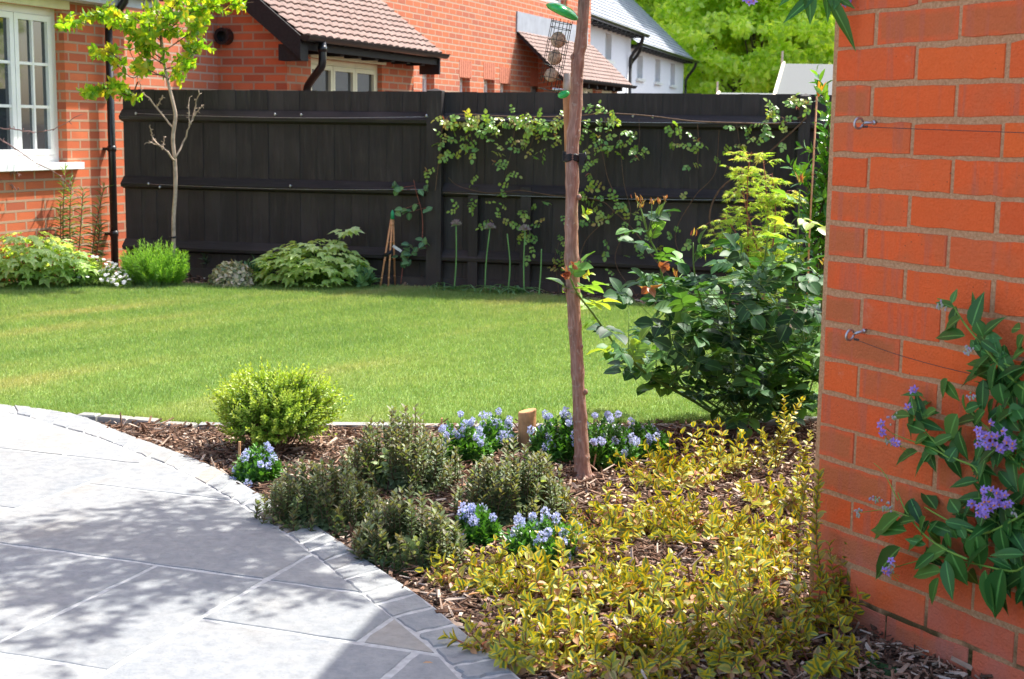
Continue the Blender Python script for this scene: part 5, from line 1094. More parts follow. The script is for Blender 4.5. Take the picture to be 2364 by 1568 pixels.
BY = 8.6; bp_ = at(1900, 700, BY); bp_[2] = 0; o = thing('bay_shrub', bp_, 'glossy upright evergreen with orange shoot tips against the edge of the brick wall', 'shrub'); sb = MB(); lb = MB(); ob = MB()
for (pp) in ([(1900, 800), (1895, 640), (1890, 520), (1905, 420), (1900, 330)], [(1905, 800), (1912, 600), (1915, 480), (1910, 380), (1918, 300)], [(1905, 800), (1900, 600), (1902, 450), (1915, 260), (1905, 215)], [(1900, 800), (1885, 600), (1868, 460), (1852, 400)], [(1905, 800), (1935, 500), (1950, 300)]):
    P = curve([at(x, y, BY) for x, y in pp], 20); P[0] = bp_; sb.tube(P, np.linspace(.008, .003, 20), 6); leaves_on(lb, OV, P, 40, .105, .042, 'spiral', 58, .35, 1., .15)
    for k in range(9):
        q, T = along(P, np.array([rng.uniform(.45, .98)])); shoot(lb, sb, q[0], rdir(1, .4)[0], .16, 9, .095, .04, OV, .003, .2, arr='spiral', ang=55)
for (x, y) in ((1897, 212), (1890, 225)): ob.inst(OV, [at(x, y, BY-.05)]*2, nrm(rdir(2)*.4+UP), rdir(2), .07, .03)
lb.build('foliage', L_bay, o); sb.build('stems', M_stemb, o); ob.build('orange_shoots', L_orange, o)
q = at(1868, 640, BY-.1); q[2] = 0; mb = MB(); mb.tube([q, at(1868, 560, BY-.1), at(1886, 222, BY-.1)], .0055, 8)
for k in range(9): p = along(np.array([q, at(1868, 560, BY-.1), at(1886, 222, BY-.1)]), np.array([.1+.1*k]))[0][0]; mb.tube([p-UP*.004, p+UP*.004], .0075, 8)
o = mb.build('bamboo_cane', M_cane, origin=q); tag(o, 'tall single bamboo cane supporting the evergreen beside the brick wall', 'cane')
# cane wigwam left of the fence post
cq = g(890, 667); o = thing('cane_wigwam', cq, 'three bamboo canes leaning together under a green cap in front of the fence', 'canes'); tp = at(906, 492, cq[1]+.02)
for (x, y) in ((877, 668), (896, 668), (912, 662)):
    mb = MB(); e = g(x, y); dd = nrm(tp-e); mb.tube([e-dd*.02, tp+rng.normal(size=3)*.004], .0075, 8)
    for t in np.linspace(.15, .85, 4): p = e+(tp-e)*t; mb.tube([p-dd*.006, p+dd*.006], .0092, 8)
    mb.build('cane', M_cane, o)
mb = MB(); mb.tube([tp-UP*.05, tp+UP*.0, tp+UP*.025], [.017, .015, .004], 10); mb.build('cap', M_cap, o)
mb = MB(); p = at(905, 570, cq[1]-.03); mb.box(p, V(.07, 0, -.045), V(0, .002, 0), V(.012, 0, .018)); mb.build('label', M_tagw, o)
mb = MB(); p = at(897, 585, cq[1]); mb.tube([p+V(-.04, -.01, -.02), p+V(0, -.02, 0), p+V(.03, -.01, .02)], .014, 8); mb.build('tie', M_blackr, o)

# =============== CLIMBERS ON THE FENCE ===============
def onF(x, y, off=.10): a, z = WF.pix(x, y, off); return WF.pt(a, off, max(z, .01))
cl = thing('climbing_rose', onF(1700, 700, .1)*V(1, 1, 0), 'climbing rose trained along the fence wires with hanging leafy shoots', 'climber'); sb = MB(); lb = MB(); pb = MB()
def vine(pp, r0=.006, r1=.003, off=.10, n=40): P = curve([onF(x, y, off) for x, y in pp], n); sb.tube(P, np.linspace(r0, r1, n), 6, cap=False); return P
v1 = vine([(1745, 740), (1700, 600), (1640, 520), (1660, 440), (1740, 380), (1800, 330), (1862, 268), (1800, 285), (1700, 284), (1600, 280), (1500, 268), (1400, 262), (1330, 268), (1250, 270), (1150, 268), (1060, 265), (1025, 285), (1012, 380), (1005, 440)], .008, .003, n=90)
v2 = vine([(1600, 700), (1520, 610), (1470, 540), (1420, 490), (1380, 462), (1280, 452), (1200, 440), (1130, 446), (1060, 430), (1035, 410)], .006, .002, n=60)
v3 = vine([(1330, 660), (1350, 560), (1420, 480), (1400, 400), (1385, 300), (1410, 268)], .004, .002); v4 = vine([(1470, 690), (1420, 600), (1455, 500), (1440, 420), (1430, 310)], .004, .002); v5 = vine([(1640, 720), (1560, 560), (1600, 460), (1650, 400), (1660, 300)], .004, .002)
v6 = vine([(1290, 690), (1282, 600), (1290, 560)], .003, .002)
def cluster(x, y, n, spread=18, sz=.036, off=None, rn=None, bronze=.08):
    for k in range(max(1, int(n*.72))):
        p = onF(x+rng.normal()*spread, y+rng.normal()*spread*.8, (off or .12)+rng.random()*.07)
        if p[2] > 1.72: continue
        spray(p, rdir(1)[0]*V(1, .7, .9)+V(0, 0, -.25), rng.uniform(.045, .085), lb, 5, rng.uniform(sz*.75, sz*1.15), nor=nrm(V(0, -.7, .7)+rdir(1)[0]*.5), rnd=(rng.uniform(.3, .85) if rn is None else np.clip(rn+rng.normal()*.15, 0, .85)))
        if rng.random() < bronze: pb.inst(LAN, np.array([p]*3), rdir(3), rdir(3), .035, .012)
for x in np.arange(1028, 1312, 8): cluster(x, 283+rng.normal()*5, 3, 10, .036, rn=.65)
for x in np.arange(1032, 1300, 16): cluster(x, 310+rng.normal()*6, 2, 12, .035)
for (x, y, n) in ((1030, 330, 7), (1035, 360, 6), (1012, 385, 4), (1090, 345, 5), (1065, 325, 4), (1150, 345, 5), (1130, 325, 3), (1165, 365, 3), (1210, 345, 5), (1235, 335, 4), (1180, 390, 3), (1170, 415, 3), (1095, 400, 3), (1055, 375, 4), (1245, 350, 3), (1275, 330, 3),
                  (1345, 290, 8), (1365, 275, 8), (1395, 280, 8), (1410, 272, 7), (1385, 310, 7), (1405, 335, 6), (1400, 350, 5), (1370, 340, 4), (1365, 365, 5), (1460, 300, 5), (1440, 325, 6), (1475, 330, 6), (1470, 350, 5), (1350, 395, 4), (1375, 420, 5), (1350, 450, 6), (1375, 470, 6), (1405, 478, 6), (1430, 475, 7), (1400, 500, 5), (1450, 510, 5), (1340, 510, 5), (1480, 500, 4),
                  (1560, 290, 4), (1580, 310, 5), (1550, 335, 4), (1600, 325, 4), (1620, 350, 4), (1605, 385, 3), (1590, 300, 3), (1700, 300, 4), (1740, 310, 4), (1690, 345, 5), (1715, 330, 4), (1770, 290, 7), (1790, 265, 8), (1765, 320, 5), (1830, 240, 7), (1850, 255, 6), (1815, 275, 5), (1780, 250, 4), (1800, 310, 4),
                  (1060, 490, 3), (1080, 480, 3), (1150, 510, 5), (1130, 500, 3), (1200, 520, 6), (1220, 500, 5), (1230, 540, 6), (1190, 545, 4), (1245, 470, 4), (1100, 465, 3), (1160, 460, 4), (1215, 575, 4), (1265, 500, 4), (1290, 590, 6), (1285, 620, 5), (1295, 560, 4), (1400, 560, 3), (1350, 600, 2), (1500, 560, 4), (1540, 540, 3), (1480, 590, 3), (1600, 560, 3), (1560, 470, 3), (1640, 500, 3), (1440, 560, 3), (1420, 650, 3), (1510, 670, 3)):
    cluster(x, y, n, 12, .035)
for (x0, y0, x1, y1) in ((1550, 280, 1555, 345), (1610, 285, 1608, 390), (1700, 285, 1705, 370), (1475, 275, 1470, 360), (1395, 270, 1405, 360), (1080, 275, 1095, 400), (1190, 280, 1165, 410), (1240, 275, 1215, 360)): vine([(x0, y0), ((x0+x1)/2+4, (y0+y1)/2), (x1, y1)], .002, .001, .13, 8)
sb.build('stems', M_stemb, cl); lb.build('foliage', L_fcl, cl); pb.build('new_tips', L_bronze, cl)
c2 = thing('clematis', onF(940, 655, .2)*V(1, 1, 0), 'thin clematis climbing the fence beside the cane wigwam, left of the fence post', 'climber'); sb = MB(); lb = MB(); o_ = sb
P = curve([onF(x, y, .12) for x, y in ((925, 655), (935, 600), (970, 570), (975, 500), (960, 440), (955, 415))], 24); sb.tube(P, np.linspace(.004, .002, 24), 5)
for (x, y, n) in ((915, 435, 3), (925, 440, 3), (975, 440, 3), (920, 488, 3), (945, 490, 3), (965, 470, 2), (985, 480, 2), (975, 560, 3), (945, 565, 3), (985, 570, 2), (935, 590, 5), (950, 585, 4), (925, 600, 3), (945, 605, 3)):
    for k in range(n):
        p = onF(x+rng.normal()*5, y+rng.normal()*4, .15); lb.inst(OVW, p, rdir(1)*V(1, .5, .8), nrm(V(0, -.6, .7)+rdir(1)[0]*.4), .065, .045)
    j = np.argmin(np.linalg.norm(P-onF(x, y, .15), axis=1)); sb.tube([P[j], onF(x, y, .15)], .0015, 4, cap=False)
sb.build('stems', M_stemr, c2); lb.build('foliage', L_host, c2)

# =============== ALLIUMS AND STRAP LEAVES ===============
def allium(top_, bot, head, label):
    q0 = g(*bot); Y = q0[1]; t_ = at(*top_, Y); o = thing('allium', q0, label, 'flower', 'alliums in front of the fence'); mb = MB(); mb.tube(curve([q0, (q0+t_)/2+V(rng.normal()*.015, 0, 0), t_], 10), np.linspace(.0065, .0048, 10), 8); mb.build('stem', plain('allium_stem', (.14, .30, .09), .5), o)
    if head:
        fb_ = MB(); n = 130; d = rdir(n, .35); d[:, 2] = np.abs(d[:, 2])*1.1+.15; d = nrm(d); fb_.inst(LAN, t_+d*.015, d, rdir(n),   .036*rng.uniform(.7, 1.1, n), .010, np.clip(rng.random(n)*.7, 0, 1)); fb_.inst(OV, [t_]*8, nrm(rdir(8)+V(0, 0, .8)), rdir(8), .05, .02, .98); fb_.build('head', L_mauve, o)
allium((1053, 520), (1048, 676), 1, 'allium with mauve head farthest left, right of the fence post'); allium((1131, 528), (1119, 678), 1, 'allium with mauve head second from the left')
allium((1212, 532), (1210, 684), 1, 'allium with mauve head farthest right, nearest the young tree'); allium((1171, 540), (1172, 682), 0, 'headless allium stalk between two flowering ones'); allium((1250, 575), (1243, 688), 0, 'headless allium stalk just left of the young tree')
def straps(x, y, n, L, label, mat=L_host, sx=.12, W_=.022, up_=.8):
    q0 = g(x, y); o = thing('strap_leaf_clump', q0, label, 'plant', 'strap leaved clumps by the fence'); lb = MB()
    for k in range(n):
        a = rng.random()*6.28; d = V(math.cos(a), math.sin(a)*.5, 0); t = np.linspace(0, 1, 9); l = L*rng.uniform(.7, 1.2); b_ = q0+V(rng.normal()*sx*.4, rng.normal()*.03, 0)
        P = b_+d*l*(t**1.4)[:, None]*.8+UP*(l*up_*(t-.95*t*t))[:, None]; sd = nrm(np.cross(d, UP)+.0)*W_*.5; wv = np.sin(math.pi*np.clip(t*.9+.1, 0, 1))**.6; v = []
        for p, w__ in zip(P, wv): v += [p-sd*w__, p+UP*-.004*w__, p+sd*w__]
        lb.raw(v, [(3*i+j, 3*i+j+1, 3*i+j+4, 3*i+j+3) for i in range(8) for j in (0, 1)], np.array([(c_, tt_, rng.random()*.1+.5) for tt_ in t for c_ in (-1, 0, 1)]), 0, True)
    lb.build('leaves', mat, o); return o
straps(1050, 677, 12, .24, 'blue green strap leaves at the foot of the left allium'); straps(1190, 684, 24, .32, 'widest tuft of blue green strap leaves under the fence, left of the young tree'); straps(1125, 682, 10, .34, 'thin sprawling strap leaves between the two thicker clumps', W_=.012); straps(1010, 672, 7, .28, 'thin strap leaves right under the fence post', W_=.010)

# =============== SAPLING AND LEFT BORDER ===============
SY = 11.75; sq = at(400, 620, SY); sq[2] = 0; o = thing('sapling', sq, 'pale stemmed sapling with bright green crown and bare lower twigs in front of the fence', 'tree'); tb2 = MB(); lb = MB(); sb = MB()
SP = [(399, 640), (400, 600), (401, 555), (401, 500), (405, 440), (404, 378), (399, 320), (405, 270), (400, 240), (388, 190), (380, 150), (374, 100), (368, 50), (364, 0), (366, -60), (362, -120), (366, -180)]
P = curve([at(x, y, SY) for x, y in SP], 60); P[0] = sq; rr_ = np.interp(np.linspace(0, 1, 60), [0, .2, .45, .7, 1], [.019, .017, .015, .010, .004]); tb2.tube(P, rr_, 10)
for pp in ([(403, 372), (380, 345), (358, 332), (335, 330)], [(370, 340), (352, 318), (346, 290)], [(375, 345), (381, 315)], [(404, 368), (425, 325), (437, 285), (436, 255), (437, 225)], [(437, 290), (452, 262), (470, 243)], [(440, 285), (450, 255), (458, 208)], [(400, 295), (375, 265), (348, 232), (328, 208), (318, 180)], [(362, 250), (376, 222)]):
    q = curve([at(x, y, SY+rng.normal()*.05) for x, y in pp], 14)+rng.normal(size=(14, 3))*.004; tb2.tube(q, np.linspace(.008, .003, 14), 6)
    for k in range(9): p = q[int(rng.integers(4, 14))]; tb2.tube([p, p+rdir(1)[0]*.022], .0025, 4)
tb2.build('trunk', M_paleb, o)
def leafy(pp, n, r_=.006, sz=.085, spr=.12, ys=.12):
    q = curve([at(x, y, SY+rng.normal()*ys) for x, y in pp], 14); sb.tube(q, np.linspace(r_, .002, 14), 5, cap=False)
    for k in range(int(n*.72)):
        t = rng.uniform(.2, 1); p, T = along(q, np.array([t])); d = nrm(rdir(1)[0]*V(1, 1, .5)+T[0]*.4); ln = rng.uniform(.5, 1.)*spr
        shoot(lb, sb, p[0], d, ln, int(rng.integers(5, 8)), sz*.85, sz*.5, OVW, .002, -.1, arr='spiral', ang=60, t0=.2)
for pp, n in (([(385, 180), (350, 165), (318, 150), (300, 120)], 20), ([(382, 160), (410, 150), (440, 130), (465, 100)], 22), ([(378, 140), (340, 110), (310, 80), (300, 50)], 24), ([(376, 120), (420, 90), (460, 60), (475, 30)], 26), ([(372, 90), (345, 60), (330, 20), (340, -30)], 22), ([(370, 70), (420, 40), (470, 20), (540, 10), (585, 5)], 30), ([(366, 30), (410, 0), (460, -20), (520, -30)], 20),
              ([(376, 130), (370, 90), (380, 50), (400, 20)], 24), ([(374, 110), (320, 70), (270, 45), (220, 35), (165, 55), (150, 62)], 34), ([(372, 95), (300, 35), (240, 30), (190, 45)], 22), ([(384, 175), (330, 170), (305, 180), (270, 150), (235, 118)], 12), ([(280, 140), (250, 120), (228, 122)], 12), ([(318, 190), (300, 220), (250, 205), (200, 215)], 24), ([(330, 210), (310, 225), (270, 205), (225, 205)], 18),
              ([(388, 185), (400, 170), (430, 160), (445, 155)], 12), ([(374, 120), (350, 95), (345, 60), (350, 20)], 26), ([(372, 80), (400, 60), (420, 40), (440, 5)], 26), ([(380, 150), (350, 130), (330, 100), (320, 60)], 22), ([(370, 60), (440, -20), (560, -10)], 20), ([(366, 0), (300, -40), (200, -30)], 14)): leafy(pp, n)
for pp in ([(0, 298), (40, 305), (100, 303), (150, 285), (188, 262)], [(0, 318), (60, 350), (120, 380), (190, 455)], [(40, 340), (20, 420)]):
    pass
lb.build('leaves', L_sap, o); sb.build('twigs', M_stemb, o)
mb = MB(); p = at(400, 547, SY); mb.tube([p+V(math.cos(a)*.021, math.sin(a)*.021, .004*math.sin(a)) for a in np.linspace(0, 6.28, 14)], .008, 6); o = mb.build('tree_tie', M_blackr, origin=p); tag(o, 'black tie round the pale sapling stem, just above the feathery green plant', 'tree tie')

def lobed(x, y, w_, h_, n, Ld, label, mat, T=LOB, name='leafy_plant', Y=None, extra=()):
    q0 = g(x, y); s_ = q0[1]/FP; o = thing(name, q0, label, 'plant'); lb = MB(); sb = MB(); W_, Hh = w_*s_/2, h_*s_; n1 = n
    a = rng.random(n1)*6.28; rr = rng.random(n1)**.5; P = q0+np.c_[np.cos(a)*W_*rr, np.sin(a)*np.minimum(W_, .32)*rr, Hh*(1-.42*rr**2)*rng.uniform(.12, 1., n1)**.75]
    dd = np.c_[np.cos(a), np.sin(a), np.full(n1, -.35)]; ll = Ld*rng.uniform(.55, 1.1, n1)
    lb.inst(T, P, nrm(dd+rdir(n1)*.4), nrm(UP+dd*.35+rdir(n1)*.3), ll, ll, np.clip(.15+.6*(P[:, 2]/Hh)+rng.normal(size=n1)*.15, 0, 1), smooth=False)
    for p in P[::3]: sb.tube(curve([q0+V((p[0]-q0[0])*.3, 0, 0), (q0+p)/2+UP*.02, p], 5), np.linspace(.004, .002, 5), 4, cap=False)
    for (x_, y_, k_) in extra:
        c_ = at(x_, y_, q0[1]); sb.tube(curve([q0+V((c_[0]-q0[0])*.5, 0, 0), (q0+c_)/2+UP*.03, c_], 8), .005, 5, cap=False)
        dk = rdir(k_)*V(1, 1, .2)+V(0, -.2, -.3); lb.inst(T, c_+rdir(k_)*V(.04, .04, .02), nrm(dk), nrm(UP+V(0, -.3, 0)+rdir(k_)*.3), Ld, Ld, rng.uniform(.6, 1, k_), smooth=False)
    lb.build('foliage', mat, o); sb.build('stems', M_stemg, o); return o
lobed(70, 664, 250, 135, 430, .12, 'mound of large pale lobed leaves under the white window at the far left', L_pale)
lobed(175, 666, 90, 95, 150, .10, 'pale lobed leaves spilling forward at the right of the big left mound', L_pale)
lobed(722, 664, 250, 118, 400, .125, 'spreading plant with pale lobed leaves and one raised shoot in front of the fence', L_pale, extra=((800, 532, 9), (775, 560, 6), (825, 600, 8), (660, 620, 5)), name='oak_leaf_hydrangea')
# daisies
def daisies(x, y, w_, h_, label):
    q0 = g(x, y); s_ = q0[1]/FP; o = thing('daisy_clump', q0, label, 'flowers'); lb = MB(); sb = MB(); wb = MB(); W_, Hh = w_*s_/2, h_*s_
    for k in range(230):
        a = rng.random()*6.28; rr = rng.random()**.5; t_ = q0+V(math.cos(a)*W_*rr, math.sin(a)*.2*rr, Hh*(1-.5*rr)*rng.uniform(.3, 1)); pa = curve([q0+V(math.cos(a)*W_*rr*.6, 0, 0), (q0+t_)/2+V(math.cos(a)*W_*rr*.3, 0, .02), t_], 6); sb.tube(pa, .0018, 4, cap=False)
        leaves_on(lb, LAN, pa, 12, .035, .012, 'spiral', 55, .2, 1)
        if k < 60: wb = MB(); n = 9; b_ = np.linspace(0, 6.28, n, endpoint=False); c_ = t_+UP*.02+V(0, -.02, 0); nn = nrm(V(0, -.5, .8)+rdir(1)[0]*.4); e1 = nrm(np.cross(nn, V(1, 0, 0))); e2 = np.cross(nn, e1); A = np.cos(b_)[:, None]*e1+np.sin(b_)[:, None]*e2; wb.inst(OV, c_+A*.002, A, nn, .016, .011, mat=0); wb.build('bloom', L_white, o)
    lb.build('foliage', L_daisy, o); sb.build('stems', M_stemg, o)
daisies(228, 664, 130, 78, 'clump of small white daisies left of the feathery green plant'); daisies(285, 666, 60, 50, 'small low patch of white daisies at the foot of the feathery green plant')
# feathery plant, grey plant, lilies
def brush(x, y, w_, h_, n, Lf, Wf, nl, mat, label, name='feathery_plant', fan=1., T=LAN):
    q0 = g(x, y); s_ = q0[1]/FP; o = thing(name, q0, label, 'plant'); lb = MB(); sb = MB(); W_, Hh = w_*s_/2, h_*s_
    for k in range(n):
        a = rng.random()*6.28; rr = rng.random()**.5; t_ = q0+V(math.cos(a)*W_*rr, math.sin(a)*.22*rr, Hh*(1-.38*rr**2)*rng.uniform(.5, 1.05)); pa = curve([q0+V(math.cos(a)*W_*rr*.55, math.sin(a)*.1, 0), (q0+t_)/2+V(math.cos(a)*W_*rr*.3, 0, 0), t_], 8); sb.tube(pa, .0022, 4, cap=False)
        leaves_on(lb, T, pa, nl, Lf, Wf, 'spiral', 32, .25, 1, .4)
    lb.build('foliage', mat, o); sb.build('stems', M_stemg, o)
brush(358, 665, 165, 112, 300, .05, .007, 34, L_lav, 'feathery bright green plant at the foot of the sapling')
brush(507, 640, 85, 95, 34, .085, .018, 16, L_grey, 'grey green narrow leaved plant behind the variegated mound, against the fence', 'sage_plant')
brush(590, 655, 60, 55, 30, .09, .04, 8, L_host, 'blue green leafy plant between the variegated mound and the pale lobed plant', 'leafy_plant', T=OVW)
brush(835, 668, 60, 45, 14, .12, .06, 5, L_host, 'dark blue green broad leaves at the right foot of the pale lobed plant', 'leafy_plant', T=OVW)
q0 = g(538, 664); o = thing('variegated_mound', q0, 'low rounded cream and grey green variegated mound at the lawn edge by the fence', 'plant'); lb = MB(); n = 900; a = rng.random(n)*6.28; s_ = q0[1]/FP; ph = np.arccos(rng.random(n)); D_ = np.c_[np.cos(a)*np.sin(ph), np.sin(a)*np.sin(ph), np.cos(ph)]
lb.inst(OVW, q0+D_*V(54, 45, 56)*s_*rng.uniform(.8, 1.05, (n, 1)), nrm(D_*.4+rdir(n)), nrm(D_+rdir(n)*.35), .038, .028, rng.random(n)); lb.build('foliage', leafmat('cream_variegated_leaf', [(.14, .19, .10), (.28, .30, .17), (.50, .46, .30), (.58, .50, .42)], .25, .6), o)
def lilies(pp, label):
    q0 = g(*pp[0][0]); o = thing('lily', q0, label, 'plant', 'tall lilies against the house wall'); lb = MB(); sb = MB()
    for (b_, t_) in pp:
        b3 = g(*b_); t3 = at(*t_, b3[1]); P = curve([b3, (b3+t3)/2+V(rng.normal()*.015, 0, 0), t3], 14); sb.tube(P, np.linspace(.006, .004, 14), 6); leaves_on(lb, LAN, P, 58, .125, .017, 'spiral', 68, .22, 1., .35, jit=.2)
    lb.build('leaves', L_lily, o); sb.build('stem', M_stemr, o)
lilies([((150, 640), (150, 392))], 'tallest narrow leaved lily stem below the right end of the window sill')
lilies([((166, 640), (164, 418))], 'lily stem immediately right of the tallest one'); lilies([((176, 640), (192, 438))], 'leaning lily stem in the middle of the group')
lilies([((140, 642), (140, 470))], 'shorter lily stem at the left of the group'); lilies([((208, 640), (240, 432))], 'outermost lily stem leaning towards the black downpipe')
lilies([((214, 642), (232, 520))], 'short lily stem near the foot of the downpipe')
# bare shrub branches in front of the white window
q0 = g(-60, 660); o = thing('bare_branches', q0, 'thin bare reddish branches crossing the lower white window', 'branches'); sb = MB()
for pp in ([(-60, 560), (-40, 320), (20, 298), (60, 303), (110, 303), (150, 285), (190, 262)], [(-60, 560), (-30, 330), (20, 335), (80, 375), (130, 400), (185, 458)], [(-60, 560), (0, 420), (25, 400), (50, 405)], [(-20, 340), (10, 410), (40, 440)]):
    P = curve([at(x*.6672*1.0 if 0 else x, y, q0[1]+.25) for x, y in pp], 24)+rng.normal(size=(24, 3))*.004; P[0] = q0; sb.tube(P, np.linspace(.007, .0025, 24), 5)
    for k in range(10): p = P[int(rng.integers(8, 24))]; sb.tube([p, p+rdir(1)[0]*.03], .003, 4)
sb.build('twigs', plain('mauve_twig', (.30, .17, .15), .7), o)

# =============== WALL CLIMBER WITH VIOLET FLOWERS ===============
so_ = thing('potato_vine', onW(2364, 1450, .1)*V(1, 1, 0), 'leafy climber with violet star flowers and orange centres spreading over the brick wall', 'climber'); sb = MB(); lb = MB(); fb2 = MB(); an = MB(); bud = MB()
z7 = lambda x, y: ((2700+x/1.082)*.66723, (900+y/1.082)*.66723)
def stemW(pts, r0, r1, off=(.09, .06), n=16):
    r0 *= .75; r1 *= .8
    P = curve([onW(x, y, off[0]+(off[1]-off[0])*i/(len(pts)-1)) for i, (x, y) in enumerate(pts)], n); sb.tube(P, np.linspace(r0, r1, n), 8); return P
ST = [stemW([(2420, 940), (2330, 870), (2270, 800), (2225, 745), (2195, 700), (2165, 690)], .0042, .002),
      stemW([z7(960, 650), z7(912, 672), z7(780, 750), z7(720, 790)], .0042, .003), stemW([z7(740, 800), z7(720, 770), z7(630, 730), z7(540, 640), z7(490, 565), z7(485, 510)], .0036, .0018),
      stemW([z7(960, 920), z7(912, 950), z7(780, 1020), z7(700, 1010), z7(600, 960), z7(540, 925)], .0046, .002), stemW([z7(700, 1120), z7(610, 1080), z7(530, 1020), z7(470, 940), z7(440, 870)], .0042, .0018),
      stemW([z7(960, 1140), z7(912, 1150), z7(860, 1165), z7(690, 1130), z7(560, 1118), z7(430, 1150)], .0046, .0015), stemW([z7(630, 740), z7(560, 700), z7(470, 670), z7(420, 650)], .0026, .0014), stemW([z7(480, 960), z7(400, 935), z7(300, 945)], .002, .001), stemW([z7(440, 900), z7(390, 800), z7(350, 760)], .0018, .001),
      stemW([(2400, 820), (2360, 850), (2300, 830), (2270, 790)], .003, .002), stemW([(2420, 1120), (2340, 1060), (2290, 1000), (2240, 950)], .003, .0015), stemW([(2420, 1080), (2360, 980), (2300, 900), (2250, 880)], .003, .0015, (.06, .05)), stemW([(2420, 1400), (2350, 1340), (2300, 1240), (2260, 1150), (2280, 1050)], .003, .0015, (.05, .04)), stemW([(2420, 1250), (2330, 1200), (2280, 1130)], .003, .0015, (.05, .05))]
L_bud = leafmat('flower_bud', [(.25, .36, .16), (.45, .45, .36), (.40, .30, .55)], .1, .6)
def wl(f_, b0_, t0_, w_, off=(.085, .075), mb_=None, wn_=None):
    p, q = onW(*f_(*b0_), off[0]), onW(*f_(*t0_), off[1]); L_ = np.linalg.norm(q-p); ww = w_/2.614*.66723/FP*3.7
    tv, tf, tu = OVL; (mb_ or lb).inst(OVL, p, q-p, nrm(wn*.7+UP*.45+rdir(1)[0]*.28), L_, max(ww, L_*.30), rng.uniform(.15, .85))
OVL = leafT([(.08, .24), (.2, .42), (.36, .5), (.54, .45), (.72, .30), (.87, .13)], .10, -.16, .006)
for a in [((975, 375), (665, 670), 190), ((970, 80), (660, 300), 120), ((1430, 410), (1550, 740), 230), ((1660, 240), (1680, 600), 200), ((1900, 570), (1770, 1050), 220), ((1740, 580), (1790, 1030), 120), ((1880, 200), (1910, 500), 150), ((1320, 650), (1215, 915), 70), ((1400, 390), (1100, 500), 150), ((1400, 240), (1415, 400), 70), ((1180, 290), (990, 405), 120), ((1110, 130), (870, 150), 110), ((1030, 230), (640, 180), 60), ((1200, 100), (1120, 260), 120), ((1500, 60), (1400, -80), 130), ((1750, 150), (1640, 0), 110), ((2000, 100), (1910, -80), 110), ((1350, 590), (1030, 620), 60), ((1230, 250), (1300, 120), 60), ((1560, 300), (1480, 140), 80), ((2091, 120), (2010, 260), 60)]: wl(zC, *a)
for a in [((1620, 340), (1710, 20), 130), ((1560, 425), (1240, 410), 90), ((1520, 265), (1330, 370), 100), ((1740, 450), (1885, 440), 110), ((1790, 730), (1460, 850), 160), ((1790, 700), (1540, 640), 110), ((1400, 810), (1320, 1000), 120), ((1390, 830), (1490, 1030), 120), ((1490, 1130), (1370, 1395), 170), ((1550, 950), (1550, 1150), 50), ((1100, 1140), (1050, 960), 110), ((1060, 1150), (850, 1130), 70), ((1200, 1290), (995, 1200), 120), ((1220, 1330), (1065, 1390), 100), ((1130, 1470), (870, 1580), 120), ((2110, 740), (1830, 920), 220), ((1870, 850), (1905, 1080), 150), ((2100, 830), (2050, 1060), 160), ((1740, 1100), (1600, 1240), 110), ((2000, 1110), (1770, 1215), 120), ((1500, 1290), (1560, 1570), 120), ((1740, 1350), (1690, 1570), 200), ((1300, 1090), (1140, 1170), 90), ((1690, 560), (1600, 440), 90), ((1660, 300), (1720, 440), 110), ((1440, 130), (1480, -10), 60), ((1450, 170), (1270, 90), 80), ((1700, 560), (1790, 600), 70), ((1560, 1100), (1700, 1030), 120), ((2060, 360), (1960, 350), 100), ((2091, 420), (2000, 560), 110), ((2091, 560), (1950, 620), 120), ((1950, 1130), (2091, 1100), 160), ((1850, 1200), (1990, 1330), 150), ((1310, 1500), (1180, 1400), 90), ((1180, 1560), (1260, 1440), 130), ((1400, 1560), (1480, 1420), 120), ((2080, 1180), (2000, 1040), 110), ((1900, 1500), (2030, 1400), 130)]: wl(zB, *a)
for k in range(215):                       # inner leaves near the right edge and along the stems
    P = ST[int(rng.choice([0, 1, 1, 2, 3, 3, 4, 5, 9, 10, 11, 12, 13, 11, 12, 13]))]; q, T = along(P, np.array([rng.uniform(.0, .95)])); d = nrm(rdir(1)[0]*V(.6, .6, 1)+V(0, 0, -.25)); d = d-wn*np.dot(d, wn)*.7
    L_ = rng.uniform(.05, .10); lb.inst(OVL, q[0]-wn*.012+rdir(1)*.03*V(1, 1, 1)+wn*.0, d, nrm(wn*.7+UP*.5+rdir(1)[0]*.4), L_, L_*.36, rng.uniform(0, .6))
def flower(p, n_, s_=.0115):
    n_ = nrm(n_); e1 = nrm(np.cross(n_, rdir(1)[0])); e2 = np.cross(n_, e1); a = np.linspace(0, 2*math.pi, 5, endpoint=False); A = np.cos(a)[:, None]*e1+np.sin(a)[:, None]*e2
    fb2.inst(OVW, np.array([p]*5), A-n_*.1, n_, s_, s_*.52, rng.random()*.5+rng.random(5)*.3); an.tube([p, p+n_*.007], [.0022, .0012], 6)
def fcl(c_, n, sp, f_=zB, off=.11):
    global fb2, an
    if n == 0: return
    fb2 = MB(); an = MB()
    for k in range(n):
        x, y = f_(c_[0]+rng.normal()*sp*1.25, c_[1]+rng.normal()*sp*.85); p = onW(x, y, off+rng.random()*.025); flower(p, V(-.5, -.75, .05)+rdir(1)[0]*.55); sb.tube([p, p-wn*.04-UP*.02+rdir(1)[0]*.01], .0007, 4, cap=False)
    cl_ = fb2.build('flower_cluster', L_purple, so_); an.build('anthers', M_orange, cl_)
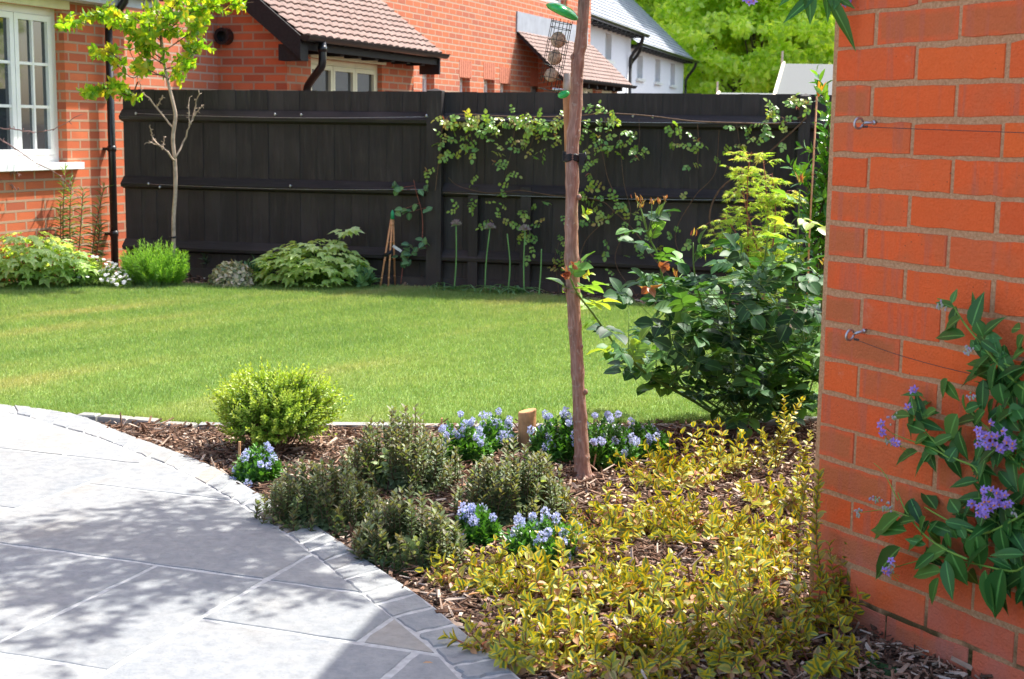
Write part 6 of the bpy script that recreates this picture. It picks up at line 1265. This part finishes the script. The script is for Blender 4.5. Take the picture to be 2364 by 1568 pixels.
for c_, n, sp, f_ in (((1740, 1300), 13, 60, zB), ((1870, 1440), 9, 45, zB), ((1950, 1400), 4, 30, zB), ((1090, 915), 2, 8, zB), ((800, 1222), 2, 8, zB), ((805, 1300), 2, 8, zB), ((930, 1385), 3, 16, zB), ((1030, 1060), 1, 5, zB), ((1780, -40), 15, 62, zC), ((1880, -10), 5, 30, zC), ((890, 495), 1, 5, zC), ((830, 590), 3, 14, zC), ((1740, 70), 5, 25, zC), ((1840, -100), 7, 40, zC), ((1560, 50), 0, 20, zC)): fcl(c_, n, sp, f_)
for c_, n, sp, f_ in (((1330, 160), 16, 22, zB), ((1590, 545), 18, 22, zB), ((1630, 985), 12, 20, zB), ((880, 1380), 14, 24, zB), ((910, 1160), 10, 25, zB), ((600, 60), 16, 22, zC), ((850, 10), 20, 30, zC), ((900, 560), 10, 22, zC), ((740, -60), 14, 20, zC), ((2000, 60), 8, 20, zC)):
    bud = MB()
    for k in range(n): p = onW(*f_(c_[0]+rng.normal()*sp, c_[1]+rng.normal()*sp), .10); bud.ball(p, (.0026, .0026, .0035), 6, rnd=rng.random())
    bud.build('buds', L_bud, so_)
sb.build('stems', plain('climber_stem', (.17, .33, .05), .5), so_); lb.build('leaves', L_sol, so_); 
# the same climber hanging over the top of the corner
h0 = onW(1960, -140, .05); ho = thing('potato_vine', h0, 'hanging leaves and violet flowers at the top of the brick wall corner', 'climber'); sb = MB(); lb = MB(); fb2 = MB(); an = MB()
P = curve([onW(2500, -60, .06), onW(2200, -100, .08), onW(2000, -70, .09), at(1900, -50, 3.75), at(1800, -30, 3.78), at(1735, -20, 3.8)], 24); sb.tube(P, np.linspace(.004, .002, 24), 6)
for (b_, t_, w_) in (((1880, -10), (1808, 48), .028), ((1868, -25), (1873, 55), .034), ((1905, -20), (1982, 115), .032), ((1990, -15), (2070, 22), .03), ((1925, -10), (1975, 18), .02), ((1850, -40), (1800, 10), .03), ((2020, -30), (2130, 5), .03), ((1955, -50), (1920, 25), .03), ((1905, -40), (1915, 50), .026), ((1780, -40), (1820, -5), .03), ((2060, 0), (2080, 24), .012)):
    p, q = at(*b_, 3.72), at(*t_, 3.70); L_ = np.linalg.norm(q-p); lb.inst(OVL, p, q-p, nrm(V(-.3, -.8, .4)+rdir(1)[0]*.4), L_, w_, rng.uniform(.3, .8)); sb.tube([p, P[np.argmin(np.linalg.norm(P-p, axis=1))]], .0012, 4, cap=False)
for (x, y) in ((1722, -2), (1730, 5), (1740, 2), (1715, -8), (1938, 0), (1950, 8), (1962, -3), (1945, -12), (1728, -14)): flower(at(x, y, 3.74), V(-.3, -.8, -.1)+rdir(1)[0]*.5)
sb.build('stems', M_stemg, ho); lb.build('leaves', L_sol, ho); fb2.build('flowers', L_purple, ho); an.build('anthers', M_orange, ho)
# stray fallen leaves
M_ = MB(); n = 40; Pp = np.array([g(rng.uniform(1000, 1900), rng.uniform(1100, 1560), .03) for _ in range(n)]); M_.inst(OV, Pp, nrm(rdir(n)*V(1, 1, .2)), nrm(UP+rdir(n)*.3), .04, .022); o = M_.build('fallen_leaves', L_dead); tag(o, 'dry brown fallen leaves scattered on the bark', 'leaves', kind='stuff')
